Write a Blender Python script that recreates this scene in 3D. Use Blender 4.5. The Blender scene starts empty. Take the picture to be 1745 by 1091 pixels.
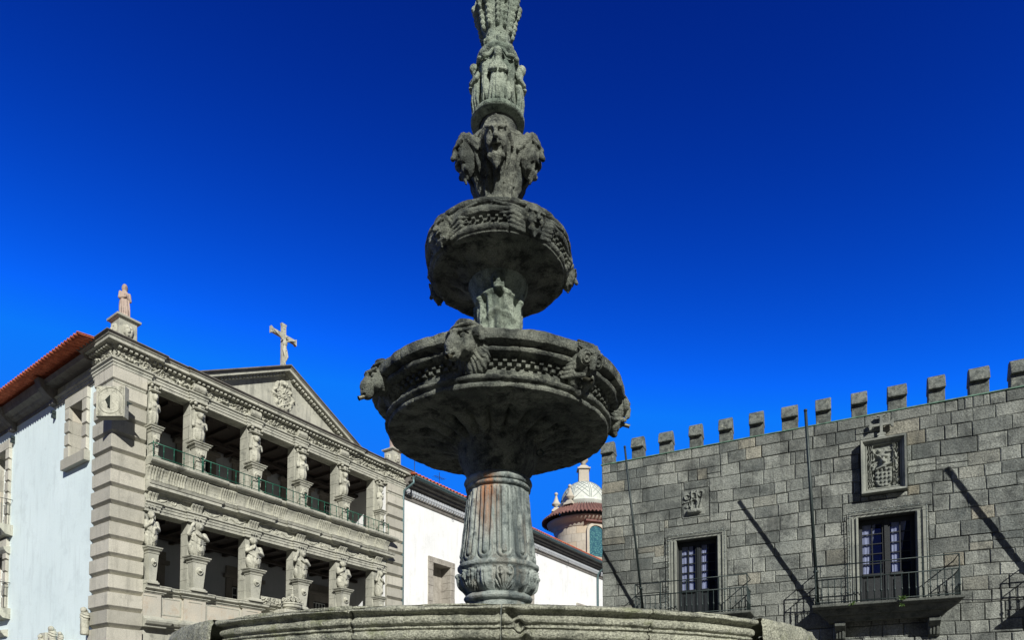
import bpy, math, random
from mathutils import Vector, Matrix
import numpy as np
from itertools import product
R = math.radians
C = bpy.context.scene.collection
sc = bpy.context.scene
random.seed(7)
CAM_Z = 1.6
# ------------------------------------------------------------------ camera
cd = bpy.data.cameras.new('camera'); cam = bpy.data.objects.new('camera', cd); C.objects.link(cam)
cam.location = (0, 0, CAM_Z); cam.rotation_euler = (R(92.2), 0, 0)
cd.sensor_width = 36; cd.lens = 1090 / 1745 * 36; cd.shift_y = 638 / 1745
cd.clip_start = .05; cd.clip_end = 3000
sc.camera = cam
# ------------------------------------------------------------------ sky and sun
SUN = (0.457, -1.3535, 0.835)
el = math.atan2(SUN[2], math.hypot(SUN[0], SUN[1]))
w = bpy.data.worlds.new('World'); sc.world = w; w.use_nodes = True
wn = w.node_tree.nodes; wl = w.node_tree.links
bg = wn['Background']
sky = wn.new('ShaderNodeTexSky'); sky.sky_type = 'NISHITA'; sky.sun_disc = False
sky.sun_elevation = el; sky.sun_rotation = math.atan2(SUN[0], SUN[1])
sky.air_density = 1.0; sky.dust_density = 0.2; sky.ozone_density = 3.0
# the polarised deep blue away from the sun is a per-channel contrast on the Nishita sky; towards the sun it stays pale
def wm_(op, a_, b_=None, c_=None):
    k = wn.new('ShaderNodeMath'); k.operation = op
    for i, v in enumerate((a_, b_, c_)):
        if v is None: continue
        if hasattr(v, 'is_output'): wl.new(v, k.inputs[i])
        else: k.inputs[i].default_value = v
    return k.outputs[0]
sp_ = wn.new('ShaderNodeSeparateColor'); wl.new(sky.outputs[0], sp_.inputs[0])
def chan(i, lo, v0, g, mxv): return wm_('MINIMUM', wm_('MULTIPLY', wm_('POWER', wm_('MULTIPLY', sp_.outputs[i], .05 / v0), g), lo * 10), mxv * 10)
cb = wn.new('ShaderNodeCombineColor')
wl.new(chan(0, .0006, .034, 3.2, .007), cb.inputs[0]); wl.new(chan(1, .0195, .055, 3.4, .19), cb.inputs[1]); wl.new(chan(2, .26, .11, 2.7, .96), cb.inputs[2])
tc = wn.new('ShaderNodeTexCoord'); dp = wn.new('ShaderNodeVectorMath'); dp.operation = 'DOT_PRODUCT'
wl.new(tc.outputs['Generated'], dp.inputs[0]); dp.inputs[1].default_value = Vector((SUN[0], SUN[1], .15)).normalized()
mr = wn.new('ShaderNodeMapRange'); mr.interpolation_type = 'SMOOTHSTEP'; mr.inputs[1].default_value = -.35; mr.inputs[2].default_value = .35; wl.new(dp.outputs['Value'], mr.inputs[0])
pale = wn.new('ShaderNodeVectorMath'); pale.operation = 'MULTIPLY'; wl.new(sky.outputs[0], pale.inputs[0]); pale.inputs[1].default_value = (.11, .098, .085)
mx = wn.new('ShaderNodeMix'); mx.data_type = 'RGBA'; wl.new(mr.outputs[0], mx.inputs[0]); wl.new(cb.outputs[0], mx.inputs[6]); wl.new(pale.outputs[0], mx.inputs[7])
wl.new(mx.outputs[2], bg.inputs[0])
bg.inputs[1].default_value = 0.0885
sd = bpy.data.lights.new('sun', 'SUN'); sd.energy = 5.0; sd.angle = R(.5); sd.color = (1, .965, .90)
so = bpy.data.objects.new('sun', sd); C.objects.link(so)
so.rotation_euler = Vector(SUN).to_track_quat('Z', 'Y').to_euler(); so.location = (20, -40, 40)
vs = sc.view_settings; vs.view_transform = 'Standard'; vs.look = 'None'; vs.gamma = 1; vs.exposure = .18
try: vs.use_curve_mapping = False
except Exception: pass

# ------------------------------------------------------------------ materials
def mat(name, rough=.85):
    m = bpy.data.materials.new(name); m.use_nodes = True
    b = m.node_tree.nodes['Principled BSDF']; b.inputs['Roughness'].default_value = rough
    return m, m.node_tree.nodes, m.node_tree.links, b
def mixc(n, l, fac, a, b, mode='MIX'):
    x = n.new('ShaderNodeMix'); x.data_type = 'RGBA'; x.blend_type = mode
    for i, v in ((0, fac), (6, a), (7, b)):
        if hasattr(v, 'links') or hasattr(v, 'is_output'): l.new(v, x.inputs[i])
        else: x.inputs[i].default_value = v if i == 0 else (v[0], v[1], v[2], 1)
    return x.outputs[2]
def noise(n, l, vec, scale, detail=4, rough=.6):
    t = n.new('ShaderNodeTexNoise'); t.inputs['Scale'].default_value = scale
    t.inputs['Detail'].default_value = detail; t.inputs['Roughness'].default_value = rough
    if vec is not None: l.new(vec, t.inputs['Vector'])
    return t.outputs[0]
def ramp(n, l, fac, a, b, lo=0., hi=1.):
    r = n.new('ShaderNodeMapRange'); r.inputs[1].default_value = a; r.inputs[2].default_value = b
    r.inputs[3].default_value = lo; r.inputs[4].default_value = hi; l.new(fac, r.inputs[0])
    return r.outputs[0]
def stretch(n, l, vec, s):
    v = n.new('ShaderNodeVectorMath'); v.operation = 'MULTIPLY'; l.new(vec, v.inputs[0]); v.inputs[1].default_value = s
    return v.outputs[0]
def stone(name, c1, c2, stain, tone=1.0, fine=90, stain_amt=.6, stain_lo=.52, island=0., speck=.35, bump=.25, streak=.5, extra=None, rough=.9):
    """weathered granite: two tones, speckle, blotches and vertical streaks in world space"""
    m, n, l, b = mat(name, rough)
    g = n.new('ShaderNodeNewGeometry'); P = g.outputs['Position']
    big = ramp(n, l, noise(n, l, P, tone, 5), .35, .65)
    col = mixc(n, l, big, c1, c2)
    if island:
        ri = g.outputs['Random Per Island']
        col = mixc(n, l, island, col, mixc(n, l, ri, [c * .55 for c in c1], [min(1, c * 1.5) for c in c2]))
        tint = n.new('ShaderNodeTexWhiteNoise'); tint.noise_dimensions = '1D'; l.new(ri, tint.inputs['W'])
        warm = ramp(n, l, tint.outputs[0], .93, 1.0, 0, .35)
        col = mixc(n, l, warm, col, (c2[0] * 1.35, c2[1] * 1.05, c2[2] * .72))
    st = ramp(n, l, noise(n, l, P, tone * 2.7, 8, .72), stain_lo, stain_lo + .14, 0, stain_amt)
    col = mixc(n, l, st, col, stain)
    sk = ramp(n, l, noise(n, l, stretch(n, l, P, (5, 5, .55)), 1.0, 6, .65), .52, .68, 0, streak)
    col = mixc(n, l, sk, col, stain)
    f = noise(n, l, P, fine, 3, .7)
    sp = ramp(n, l, f, .3, .7, 1 - speck, 1 + speck)
    sv = n.new('ShaderNodeCombineXYZ')
    for i in range(3): l.new(sp, sv.inputs[i])
    col = mixc(n, l, 1.0, col, sv.outputs[0], 'MULTIPLY')
    if extra: col = extra(n, l, P, col)
    l.new(col, b.inputs['Base Color'])
    bp = n.new('ShaderNodeBump'); bp.inputs['Strength'].default_value = bump; bp.inputs['Distance'].default_value = .03
    hh = n.new('ShaderNodeMath'); hh.operation = 'ADD'; l.new(f, hh.inputs[0]); l.new(noise(n, l, P, fine * .22, 5), hh.inputs[1])
    l.new(hh.outputs[0], bp.inputs['Height']); l.new(bp.outputs[0], b.inputs['Normal'])
    return m
def plain(name, col, rough=.6, metal=0., var=.2, scale=12, bump=.05, spec=None):
    m, n, l, b = mat(name, rough); b.inputs['Metallic'].default_value = metal
    g = n.new('ShaderNodeNewGeometry')
    f = ramp(n, l, noise(n, l, g.outputs['Position'], scale, 5), .3, .7)
    l.new(mixc(n, l, f, [c * (1 - var) for c in col], [c * (1 + var) for c in col]), b.inputs['Base Color'])
    bp = n.new('ShaderNodeBump'); bp.inputs['Strength'].default_value = bump * 4; bp.inputs['Distance'].default_value = .01
    l.new(noise(n, l, g.outputs['Position'], scale * 6, 3), bp.inputs['Height']); l.new(bp.outputs[0], b.inputs['Normal'])
    return m
def rust(n, l, P, col):
    a = noise(n, l, stretch(n, l, P, (9, 9, .8)), 1.0, 5, .6)
    mk = ramp(n, l, a, .53, .62, 0, .75)
    # broad orange run on the sunny left of the shaft, where water has carried iron down
    s = n.new('ShaderNodeSeparateXYZ'); l.new(P, s.inputs[0])
    dx = n.new('ShaderNodeMath'); dx.operation = 'ADD'; l.new(s.outputs[0], dx.inputs[0]); dx.inputs[1].default_value = .205
    ab = n.new('ShaderNodeMath'); ab.operation = 'ABSOLUTE'; l.new(dx.outputs[0], ab.inputs[0])
    run = ramp(n, l, ab.outputs[0], .035, .13, .8, 0)
    nz = ramp(n, l, noise(n, l, stretch(n, l, P, (30, 30, 3)), 1.0, 4), .35, .6)
    zz = ramp(n, l, s.outputs[2], 3.05, 3.5, 0, 1)
    zt_ = ramp(n, l, s.outputs[2], 3.60, 3.68, 1, 0)
    for k in (nz, zz, zt_):
        q = n.new('ShaderNodeMath'); q.operation = 'MULTIPLY'; l.new(run, q.inputs[0]); l.new(k, q.inputs[1]); run = q.outputs[0]
    mxx = n.new('ShaderNodeMath'); mxx.operation = 'MULTIPLY'; l.new(mk, mxx.inputs[0]); mxx.inputs[1].default_value = .35
    col = mixc(n, l, mxx.outputs[0], col, (.20, .15, .10))
    return mixc(n, l, run, col, (.36, .15, .055))
def lichen(n, l, P, col):
    g = n.new('ShaderNodeNewGeometry'); s = n.new('ShaderNodeSeparateXYZ'); l.new(P, s.inputs[0])
    k = ramp(n, l, noise(n, l, P, 6, 6, .7), .56, .66, 0, .5)
    col = mixc(n, l, k, col, (.20, .225, .10))
    k = ramp(n, l, noise(n, l, P, 23, 4, .7), .62, .7, 0, .55)
    return mixc(n, l, k, col, (.52, .53, .45))
M = {}
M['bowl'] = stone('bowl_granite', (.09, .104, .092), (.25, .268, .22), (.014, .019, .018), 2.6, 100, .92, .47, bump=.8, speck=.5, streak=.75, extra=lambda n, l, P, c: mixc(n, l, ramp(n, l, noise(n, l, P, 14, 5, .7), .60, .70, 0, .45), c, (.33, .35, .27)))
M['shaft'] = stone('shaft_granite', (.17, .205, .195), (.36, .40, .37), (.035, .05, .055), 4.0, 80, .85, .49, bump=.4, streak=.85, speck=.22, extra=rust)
M['upper'] = stone('upper_granite', (.16, .205, .165), (.36, .415, .335), (.018, .030, .026), 5.0, 100, .85, .50, bump=.7, speck=.4, streak=.7)
M['rim'] = stone('rim_granite', (.23, .24, .19), (.37, .38, .30), (.06, .068, .055), 2.6, 95, .8, .52, bump=.7, speck=.7, streak=.3, extra=lichen)
M['loggia'] = stone('loggia_granite', (.345, .35, .295), (.47, .47, .40), (.16, .165, .145), 1.1, 40, .7, .53, speck=.18, bump=.25, streak=.6)
M['loggia2'] = stone('carved_granite', (.37, .37, .31), (.50, .50, .42), (.12, .125, .105), 2.8, 50, .8, .53, speck=.25, bump=.35, streak=.65)
M['quoin'] = stone('quoin_granite', (.36, .355, .30), (.48, .465, .40), (.24, .235, .20), .8, 40, .5, .55, island=.34, speck=.18, bump=.3, streak=.5)
M['parapet'] = stone('parapet_granite', (.40, .40, .35), (.50, .46, .38), (.40, .31, .22), .8, 40, .7, .52, speck=.14, bump=.12, streak=.3)
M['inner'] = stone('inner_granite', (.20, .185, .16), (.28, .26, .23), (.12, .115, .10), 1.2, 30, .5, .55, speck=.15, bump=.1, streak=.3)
M['town'] = stone('town_granite', (.115, .134, .128), (.25, .264, .234), (.036, .042, .040), .55, 26, .68, .49, island=.5, speck=.5, bump=.9, streak=.5, extra=lambda n, l, P, c: mixc(n, l, ramp(n, l, noise(n, l, P, .42, 4, .6), .50, .66, 0, .6), mixc(n, l, ramp(n, l, noise(n, l, stretch(n, l, P, (1, 1, .5)), 1.6, 5, .7), .60, .70, 0, .35), c, (.36, .37, .33)), (.048, .055, .052)))
M['merlon'] = stone('merlon_granite', (.10, .12, .115), (.19, .205, .18), (.035, .042, .04), 2.5, 40, .75, .45, island=.3, speck=.4, bump=.6, streak=.5,
    extra=lambda n, l, P, c: mixc(n, l, ramp(n, l, noise(n, l, P, 5, 5, .7), .6, .68, 0, .6), c, (.34, .36, .29)))
M['mortar'] = stone('mortar', (.05, .056, .052), (.085, .09, .082), (.03, .032, .03), 2, 40)
M['frame'] = stone('door_frame_granite', (.165, .182, .165), (.285, .30, .262), (.055, .065, .058), 1.6, 40, .6, .55, speck=.2, bump=.2)
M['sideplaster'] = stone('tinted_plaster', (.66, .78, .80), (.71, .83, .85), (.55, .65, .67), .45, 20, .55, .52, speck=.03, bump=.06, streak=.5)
M['plaster'] = stone('white_plaster', (.78, .80, .80), (.85, .86, .86), (.62, .64, .63), .45, 20, .5, .53, speck=.03, bump=.06, streak=.45)
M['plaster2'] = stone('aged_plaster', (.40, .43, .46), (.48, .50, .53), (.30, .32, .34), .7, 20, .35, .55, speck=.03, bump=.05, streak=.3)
M['wingstone'] = stone('wing_granite', (.30, .28, .24), (.42, .40, .35), (.16, .14, .12), 1.6, 30, .6, .52, speck=.2, bump=.2)
M['eave'] = stone('eave_granite', (.13, .12, .11), (.20, .19, .17), (.07, .065, .06), 1.4, 30, .5, .52, speck=.2, bump=.2)
M['pink'] = stone('pink_granite', (.33, .25, .21), (.45, .37, .32), (.17, .13, .11), 3, 50, .5, .55, speck=.15, bump=.15)
M['tile'] = stone('red_roof_tile', (.34, .07, .03), (.60, .17, .08), (.16, .06, .04), 5, 30, .7, .52, speck=.35, bump=.4, streak=.1)
M['tiledark'] = stone('dark_roof_tile', (.13, .06, .055), (.21, .11, .095), (.06, .04, .04), 3, 30, .5, .5, speck=.2, bump=.2, streak=.1)
M['dome'] = stone('dome_tile', (.50, .54, .50), (.64, .67, .63), (.33, .37, .34), 1.2, 20, .5, .55, speck=.06, bump=.1, streak=.4)
M['domeband'] = plain('dome_band_grey', (.20, .25, .25))
M['tower'] = stone('tower_granite', (.38, .35, .29), (.48, .45, .38), (.26, .24, .20), .6, 20, .5, .55, island=.2, speck=.1, bump=.1, streak=.3)
M['ground'] = stone('plaza_paving', (.055, .052, .047), (.085, .078, .068), (.035, .033, .03), .5, 30, .5, .55, speck=.15, bump=.2, streak=0)
M['water'] = plain('basin_water', (.012, .02, .016), .05, 0, .2, 4, .02)
M['slab'] = stone('balcony_granite', (.07, .08, .072), (.14, .15, .13), (.025, .03, .028), 2, 40, .8, .5, speck=.3, bump=.4)
M['iron'] = plain('dark_iron', (.022, .035, .035), .5, .3, .5, 30)
M['green'] = plain('green_painted_iron', (.012, .11, .07), .45, .1, .35, 20)
M['gutter'] = plain('blue_grey_zinc', (.13, .21, .22), .5, .4, .3, 10)
M['copper'] = plain('verdigris_flashing', (.10, .19, .14), .8, .1, .5, 6)
M['wood'] = plain('dark_painted_wood', (.012, .016, .019), .5, 0, .4, 20)
M['ceilwood'] = plain('dark_ceiling_wood', (.045, .035, .03), .7, 0, .3, 8)
M['whitepaint'] = plain('white_paint', (.72, .76, .74), .5, 0, .08, 8)
M['greenpaint'] = plain('pale_green_paint', (.35, .55, .42), .5, 0, .08, 8)
M['curtain'] = plain('white_curtain', (.62, .62, .64), .9, 0, .12, 8)
M['metal'] = plain('brass_spout', (.12, .12, .09), .45, .6, .4, 50)
M['black'] = plain('black_recess', (.012, .012, .013), .9, 0, .3, 10)
M['leaf'] = plain('weed_leaf', (.06, .12, .02), .6, 0, .4, 30)
M['cable'] = plain('cable_rubber', (.03, .03, .032), .6, 0, .2, 10)
M['bulb'] = plain('string_light_lamp', (.45, .55, .55), .3, 0, .3, 20)
def glass(name, tint, tr=.35):
    m, n, l, b = mat(name, .08)
    b.inputs['Base Color'].default_value = (*tint, 1); b.inputs['Roughness'].default_value = .07
    t = n.new('ShaderNodeBsdfTransparent'); t.inputs[0].default_value = (.75, .8, .95, 1)
    mx = n.new('ShaderNodeMixShader'); mx.inputs[0].default_value = 1 - tr
    l.new(t.outputs[0], mx.inputs[1]); l.new(b.outputs[0], mx.inputs[2]); l.new(mx.outputs[0], n['Material Output'].inputs[0])
    return m
M['glass'] = glass('window_glass', (.010, .018, .10), .74)  # blue base colour paints in the sky reflection the panes lack
def stained():
    m, n, l, b = mat('leaded_glass', .2)
    g = n.new('ShaderNodeNewGeometry'); v = n.new('ShaderNodeTexVoronoi'); v.inputs['Scale'].default_value = 7
    l.new(g.outputs['Position'], v.inputs['Vector'])
    l.new(mixc(n, l, ramp(n, l, v.outputs[0], .1, .55), (.10, .26, .26), (.03, .10, .14)), b.inputs['Base Color'])
    return m
M['stained'] = stained()

# ------------------------------------------------------------------ object helpers
def link(o, parent=None):
    C.objects.link(o)
    if parent is not None: o.parent = parent
    return o
def tag(o, label=None, cat=None, group=None, kind=None):
    if label: o['label'] = label
    if cat: o['category'] = cat
    if group: o['group'] = group
    if kind: o['kind'] = kind
    return o
def empty(name, loc=(0, 0, 0), rz=0, label=None, cat=None, group=None):
    o = bpy.data.objects.new(name, None); o.empty_display_size = .3; link(o); o.location = loc; o.rotation_euler = (0, 0, rz)
    return tag(o, label, cat, group)
def npmesh(name, V, Q, smooth=True):
    me = bpy.data.meshes.new(name); V = np.asarray(V, np.float32); Q = np.asarray(Q, np.int32)
    k = Q.shape[1]
    me.vertices.add(len(V)); me.vertices.foreach_set('co', V.ravel())
    me.loops.add(Q.size); me.loops.foreach_set('vertex_index', Q.ravel())
    me.polygons.add(len(Q)); me.polygons.foreach_set('loop_start', np.arange(0, Q.size, k, dtype=np.int32))
    if smooth: me.polygons.foreach_set('use_smooth', np.ones(len(Q), bool))
    me.update(calc_edges=True); me.validate()
    return me
def put(name, me, m, parent=None, loc=(0, 0, 0), rz=0, s=1, rot=None):
    o = bpy.data.objects.new(name, me); link(o, parent); o.location = loc
    o.rotation_euler = rot if rot else (0, 0, rz)
    o.scale = (s, s, s) if not hasattr(s, '__len__') else s
    if m is not None and not len(me.materials): me.materials.append(M[m])
    return o
class MB:
    def __init__(s): s.v = []; s.f = []; s.sm = []
    def add(s, vs, fs, smooth=False):
        b = len(s.v); s.v += [tuple(p) for p in vs]; s.f += [tuple(i + b for i in f) for f in fs]; s.sm += [smooth] * len(fs)
        return s
    def box(s, x0, x1, y0, y1, z0, z1):
        return s.add([(x, y, z) for x in (x0, x1) for y in (y0, y1) for z in (z0, z1)],
                     [(0, 1, 3, 2), (4, 6, 7, 5), (0, 4, 5, 1), (2, 3, 7, 6), (0, 2, 6, 4), (1, 5, 7, 3)])
    def frus(s, cx, cy, z0, w0, d0, z1, w1, d1):
        vs = []
        for z, w, d in ((z0, w0, d0), (z1, w1, d1)):
            vs += [(cx - w / 2, cy - d / 2, z), (cx + w / 2, cy - d / 2, z), (cx + w / 2, cy + d / 2, z), (cx - w / 2, cy + d / 2, z)]
        return s.add(vs, [(3, 2, 1, 0), (4, 5, 6, 7), (0, 1, 5, 4), (1, 2, 6, 5), (2, 3, 7, 6), (3, 0, 4, 7)])
    def extr(s, poly, d, off=(0, 0, 0), flip=False):
        """poly: 3-D points of one planar face, d: extrusion vector"""
        n = len(poly); a = [Vector(p) for p in poly]; d = Vector(d)
        fs = [tuple(range(n))[::-1], tuple(range(n, 2 * n))] + [(i, (i + 1) % n, n + (i + 1) % n, n + i) for i in range(n)]
        if flip: fs = [f[::-1] for f in fs]
        return s.add(a + [p + d for p in a], fs)
    def tube(s, pts, r, n=8, cap=True):
        pts = [Vector(p) for p in pts]; rs = r if hasattr(r, '__len__') else [r] * len(pts)
        b = len(s.v); up = None
        for i, p in enumerate(pts):
            t = (pts[min(i + 1, len(pts) - 1)] - pts[max(i - 1, 0)]).normalized()
            if up is None:
                a = Vector((0, 0, 1)) if abs(t.z) < .9 else Vector((1, 0, 0)); up = t.cross(a).normalized()
            up = (up - t * up.dot(t)).normalized(); q = t.cross(up)
            for k in range(n):
                an = 2 * math.pi * k / n; s.v.append(tuple(p + (up * math.cos(an) + q * math.sin(an)) * rs[i]))
        for i in range(len(pts) - 1):
            for k in range(n):
                s.f.append((b + i * n + k, b + i * n + (k + 1) % n, b + (i + 1) * n + (k + 1) % n, b + (i + 1) * n + k)); s.sm.append(True)
        if cap:
            s.f.append(tuple(b + k for k in range(n))[::-1]); s.f.append(tuple(b + (len(pts) - 1) * n + k for k in range(n))); s.sm += [False, False]
        return s
    def lathe(s, prof, cx=0, cy=0, n=24, smooth=True):
        b = len(s.v)
        for r, z in prof:
            for k in range(n):
                a = 2 * math.pi * k / n; s.v.append((cx + r * math.cos(a), cy + r * math.sin(a), z))
        for i in range(len(prof) - 1):
            for k in range(n):
                s.f.append((b + i * n + k, b + i * n + (k + 1) % n, b + (i + 1) * n + (k + 1) % n, b + (i + 1) * n + k)); s.sm.append(smooth)
        s.f.append(tuple(b + k for k in range(n))[::-1]); s.f.append(tuple(b + (len(prof) - 1) * n + k for k in range(n))); s.sm += [False, False]
        return s
    def sweep(s, path, prof, cap=True):
        """prof: (out, z) list, bottom to top; outward is to the right of the path's direction"""
        P = [Vector((p[0], p[1])) for p in path]; nn = []
        for i in range(len(P)):
            ns = []
            if i > 0: d = (P[i] - P[i - 1]).normalized(); ns.append(Vector((d.y, -d.x)))
            if i < len(P) - 1: d = (P[i + 1] - P[i]).normalized(); ns.append(Vector((d.y, -d.x)))
            if len(ns) == 2:
                m = ns[0] + ns[1]; nn.append(m / max(.2, m.dot(ns[0])))
            else: nn.append(ns[0])
        b = len(s.v); k = len(prof)
        for p, n_ in zip(P, nn):
            for o, z in prof: q = p + n_ * o; s.v.append((q.x, q.y, z))
        for i in range(len(P) - 1):
            for j in range(k - 1):
                s.f.append((b + i * k + j, b + (i + 1) * k + j, b + (i + 1) * k + j + 1, b + i * k + j + 1)); s.sm.append(False)
        if cap:
            s.f.append(tuple(b + j for j in range(k))); s.f.append(tuple(b + (len(P) - 1) * k + j for j in range(k))[::-1]); s.sm += [False] * 2
        return s
    def build(s, name, m, parent=None, loc=(0, 0, 0), rz=0, bevel=0, seg=2):
        me = bpy.data.meshes.new(name); me.from_pydata(s.v, [], s.f); me.validate()
        if len(me.polygons) == len(s.sm): me.polygons.foreach_set('use_smooth', s.sm)
        me.materials.append(M[m])
        o = put(name, me, None, parent, loc, rz)
        if bevel:
            b = o.modifiers.new('bevel', 'BEVEL'); b.width = bevel; b.segments = seg; b.limit_method = 'ANGLE'
        return o
def copy_tree(o, parent=None):
    c = o.copy(); C.objects.link(c)
    if parent is not None: c.parent = parent
    for ch in list(o.children): copy_tree(ch, c)
    return c
# ------------------------------------------------------------------ numpy noise, SDF carving, lathed stone
_rng = np.random.RandomState(3); _T = _rng.rand(64, 64, 64).astype(np.float32)
def vn(x, y, z):
    xi = np.floor(x).astype(int); yi = np.floor(y).astype(int); zi = np.floor(z).astype(int)
    fx = x - xi; fy = y - yi; fz = z - zi; fx = fx * fx * (3 - 2 * fx); fy = fy * fy * (3 - 2 * fy); fz = fz * fz * (3 - 2 * fz)
    o = 0
    for i, j, k in product((0, 1), repeat=3):
        o = o + _T[(xi + i) & 63, (yi + j) & 63, (zi + k) & 63] * (fx if i else 1 - fx) * (fy if j else 1 - fy) * (fz if k else 1 - fz)
    return o * 2 - 1
def fbm(x, y, z, s=1., o=3):
    r = 0; a = 1.
    for _ in range(o): r = r + a * vn(x * s + 11.3, y * s + 5.7, z * s + 3.1); a *= .5; s *= 2.03
    return r
def nets(V, org, h):
    V = V.copy(); big = 1e3
    V[0] = V[-1] = h; V[:, 0] = V[:, -1] = h; V[:, :, 0] = V[:, :, -1] = h
    nx, ny, nz = V.shape
    c = {k: V[k[0]:nx - 1 + k[0], k[1]:ny - 1 + k[1], k[2]:nz - 1 + k[2]] for k in product((0, 1), repeat=3)}
    s = sum((v < 0).astype(int) for v in c.values()); act = (s > 0) & (s < 8)
    idx = -np.ones(act.shape, int); n = int(act.sum()); idx[act] = np.arange(n); cells = np.argwhere(act)
    cc = {k: v[act] for k, v in c.items()}; acc = np.zeros((n, 3)); cnt = np.zeros(n)
    for a in c:
        for ax in range(3):
            if a[ax]: continue
            b = list(a); b[ax] = 1; b = tuple(b); va, vb = cc[a], cc[b]; mk = (va < 0) != (vb < 0)
            t = np.where(mk, va / np.where(mk, va - vb, 1), 0)
            p = np.tile(np.array(a, float), (n, 1)); p[:, ax] += t; acc[mk] += p[mk]; cnt[mk] += 1
    verts = np.array(org) + h * (cells + acc / cnt[:, None]); quads = []
    for ax in range(3):
        o1, o2 = [i for i in range(3) if i != ax]
        sa = [slice(1, -1)] * 3; sb = [slice(1, -1)] * 3; sa[ax] = slice(0, -1); sb[ax] = slice(1, None)
        A, B = V[tuple(sa)] < 0, V[tuple(sb)] < 0
        for fl, mk in ((0, A & ~B), (1, ~A & B)):
            p = np.argwhere(mk); off = np.ones(3, int); off[ax] = 0; p = p + off
            e1 = np.zeros(3, int); e1[o1] = 1; e2 = np.zeros(3, int); e2[o2] = 1
            q = np.stack([idx[tuple(x.T)] for x in (p, p - e1, p - e1 - e2, p - e2)], 1)
            if (fl == 0) == (ax != 1): q = q[:, ::-1]
            quads.append(q)
    return verts, np.concatenate(quads)
def ell(P, c, r, ang=0, ax='z'):
    x, y, z = P[0] - c[0], P[1] - c[1], P[2] - c[2]
    if ang:
        a = R(ang); co, si = math.cos(a), math.sin(a)
        if ax == 'z': x, y = co * x + si * y, -si * x + co * y
        elif ax == 'x': y, z = co * y + si * z, -si * y + co * z
        else: x, z = co * x - si * z, si * x + co * z
    k0 = np.sqrt((x / r[0]) ** 2 + (y / r[1]) ** 2 + (z / r[2]) ** 2)
    k1 = np.sqrt((x / r[0] ** 2) ** 2 + (y / r[1] ** 2) ** 2 + (z / r[2] ** 2) ** 2) + 1e-9
    return k0 * (k0 - 1) / k1
def cap(P, a, b, ra, rb=None):
    rb = ra if rb is None else rb
    a = np.array(a, float); b = np.array(b, float); d = b - a
    x, y, z = P[0] - a[0], P[1] - a[1], P[2] - a[2]
    t = np.clip((x * d[0] + y * d[1] + z * d[2]) / (d @ d), 0, 1)
    return np.sqrt((x - t * d[0]) ** 2 + (y - t * d[1]) ** 2 + (z - t * d[2]) ** 2) - (ra + (rb - ra) * t)
def chain(P, pts, rs, k=.01):
    o = None
    for i in range(len(pts) - 1):
        q = cap(P, pts[i], pts[i + 1], rs[i], rs[i + 1]); o = q if o is None else np.minimum(o, q)
    return o
def bx(P, c, s, r=.01):
    q = [np.abs(P[i] - c[i]) - s[i] + r for i in range(3)]
    return np.sqrt(sum(np.maximum(t, 0) ** 2 for t in q)) + np.minimum(np.maximum(np.maximum(q[0], q[1]), q[2]), 0) - r
def U(a, b, k=.02):
    h = np.clip(.5 + .5 * (b - a) / k, 0, 1); return b + (a - b) * h - k * h * (1 - h)
def SUB(a, b, k=.01): return -U(-a, b, k)
def sculpt(name, fn, lo, hi, h, nz=.0, ns=30, m=None):
    g = [np.arange(lo[i] - 2 * h, hi[i] + 2 * h, h) for i in range(3)]
    P = np.meshgrid(*g, indexing='ij'); V = fn(P)
    if nz: V = V + nz * fbm(P[0], P[1], P[2], ns, 2)
    v, q = nets(V, [a[0] for a in g], h)
    me = npmesh(name, v, q)
    if m: me.materials.append(M[m])
    return me
def resample(prof, ds):
    out = []
    for i in range(len(prof) - 1):
        a = np.array(prof[i], float); b = np.array(prof[i + 1], float); n = max(1, int(round(np.linalg.norm(b - a) / ds)))
        out += [a + (b - a) * k / n for k in range(n)]
    out.append(np.array(prof[-1], float)); return np.array(out)
def smoothp(p, it=1):
    for _ in range(it):
        q = p.copy(); q[1:-1] = (p[:-2] + 2 * p[1:-1] + p[2:]) / 4; p = q
    return p
def latheN(name, prof, ds, nseg, disp=None, nz=.004, ns=9, t0=None, t1=None, smooth=1, close=True):
    """prof: (r, z) from top round the outside to the bottom.  angle 0 faces -Y, positive to +X"""
    p = smoothp(resample(prof, ds), smooth); d = np.gradient(p, axis=0); d /= np.linalg.norm(d, axis=1)[:, None] + 1e-9
    nr, nz_ = -d[:, 1], d[:, 0]
    full = t0 is None
    T = np.linspace(-math.pi, math.pi, nseg, endpoint=False) if full else np.linspace(t0, t1, nseg)
    TT, RR = np.meshgrid(T, p[:, 0]); _, ZZ = np.meshgrid(T, p[:, 1]); NR = nr[:, None]; NZ = nz_[:, None]
    x = RR * np.sin(TT); y = -RR * np.cos(TT)
    dd = nz * fbm(x, y, ZZ, ns, 4) if nz else 0 * RR
    if disp is not None: dd = dd + disp(TT, ZZ, RR)
    r2 = RR + NR * dd; z2 = ZZ + NZ * dd
    V = np.stack([r2 * np.sin(TT), -r2 * np.cos(TT), z2], -1).reshape(-1, 3)
    m_, n_ = TT.shape; i = np.arange(m_ - 1)[:, None]; j = np.arange(n_ if full else n_ - 1)[None]
    j2 = (j + 1) % n_ if full else j + 1
    Q = np.stack([i * n_ + j, (i + 1) * n_ + j, (i + 1) * n_ + j2, i * n_ + j2], -1).reshape(-1, 4)
    return npmesh(name, V, Q)
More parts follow.
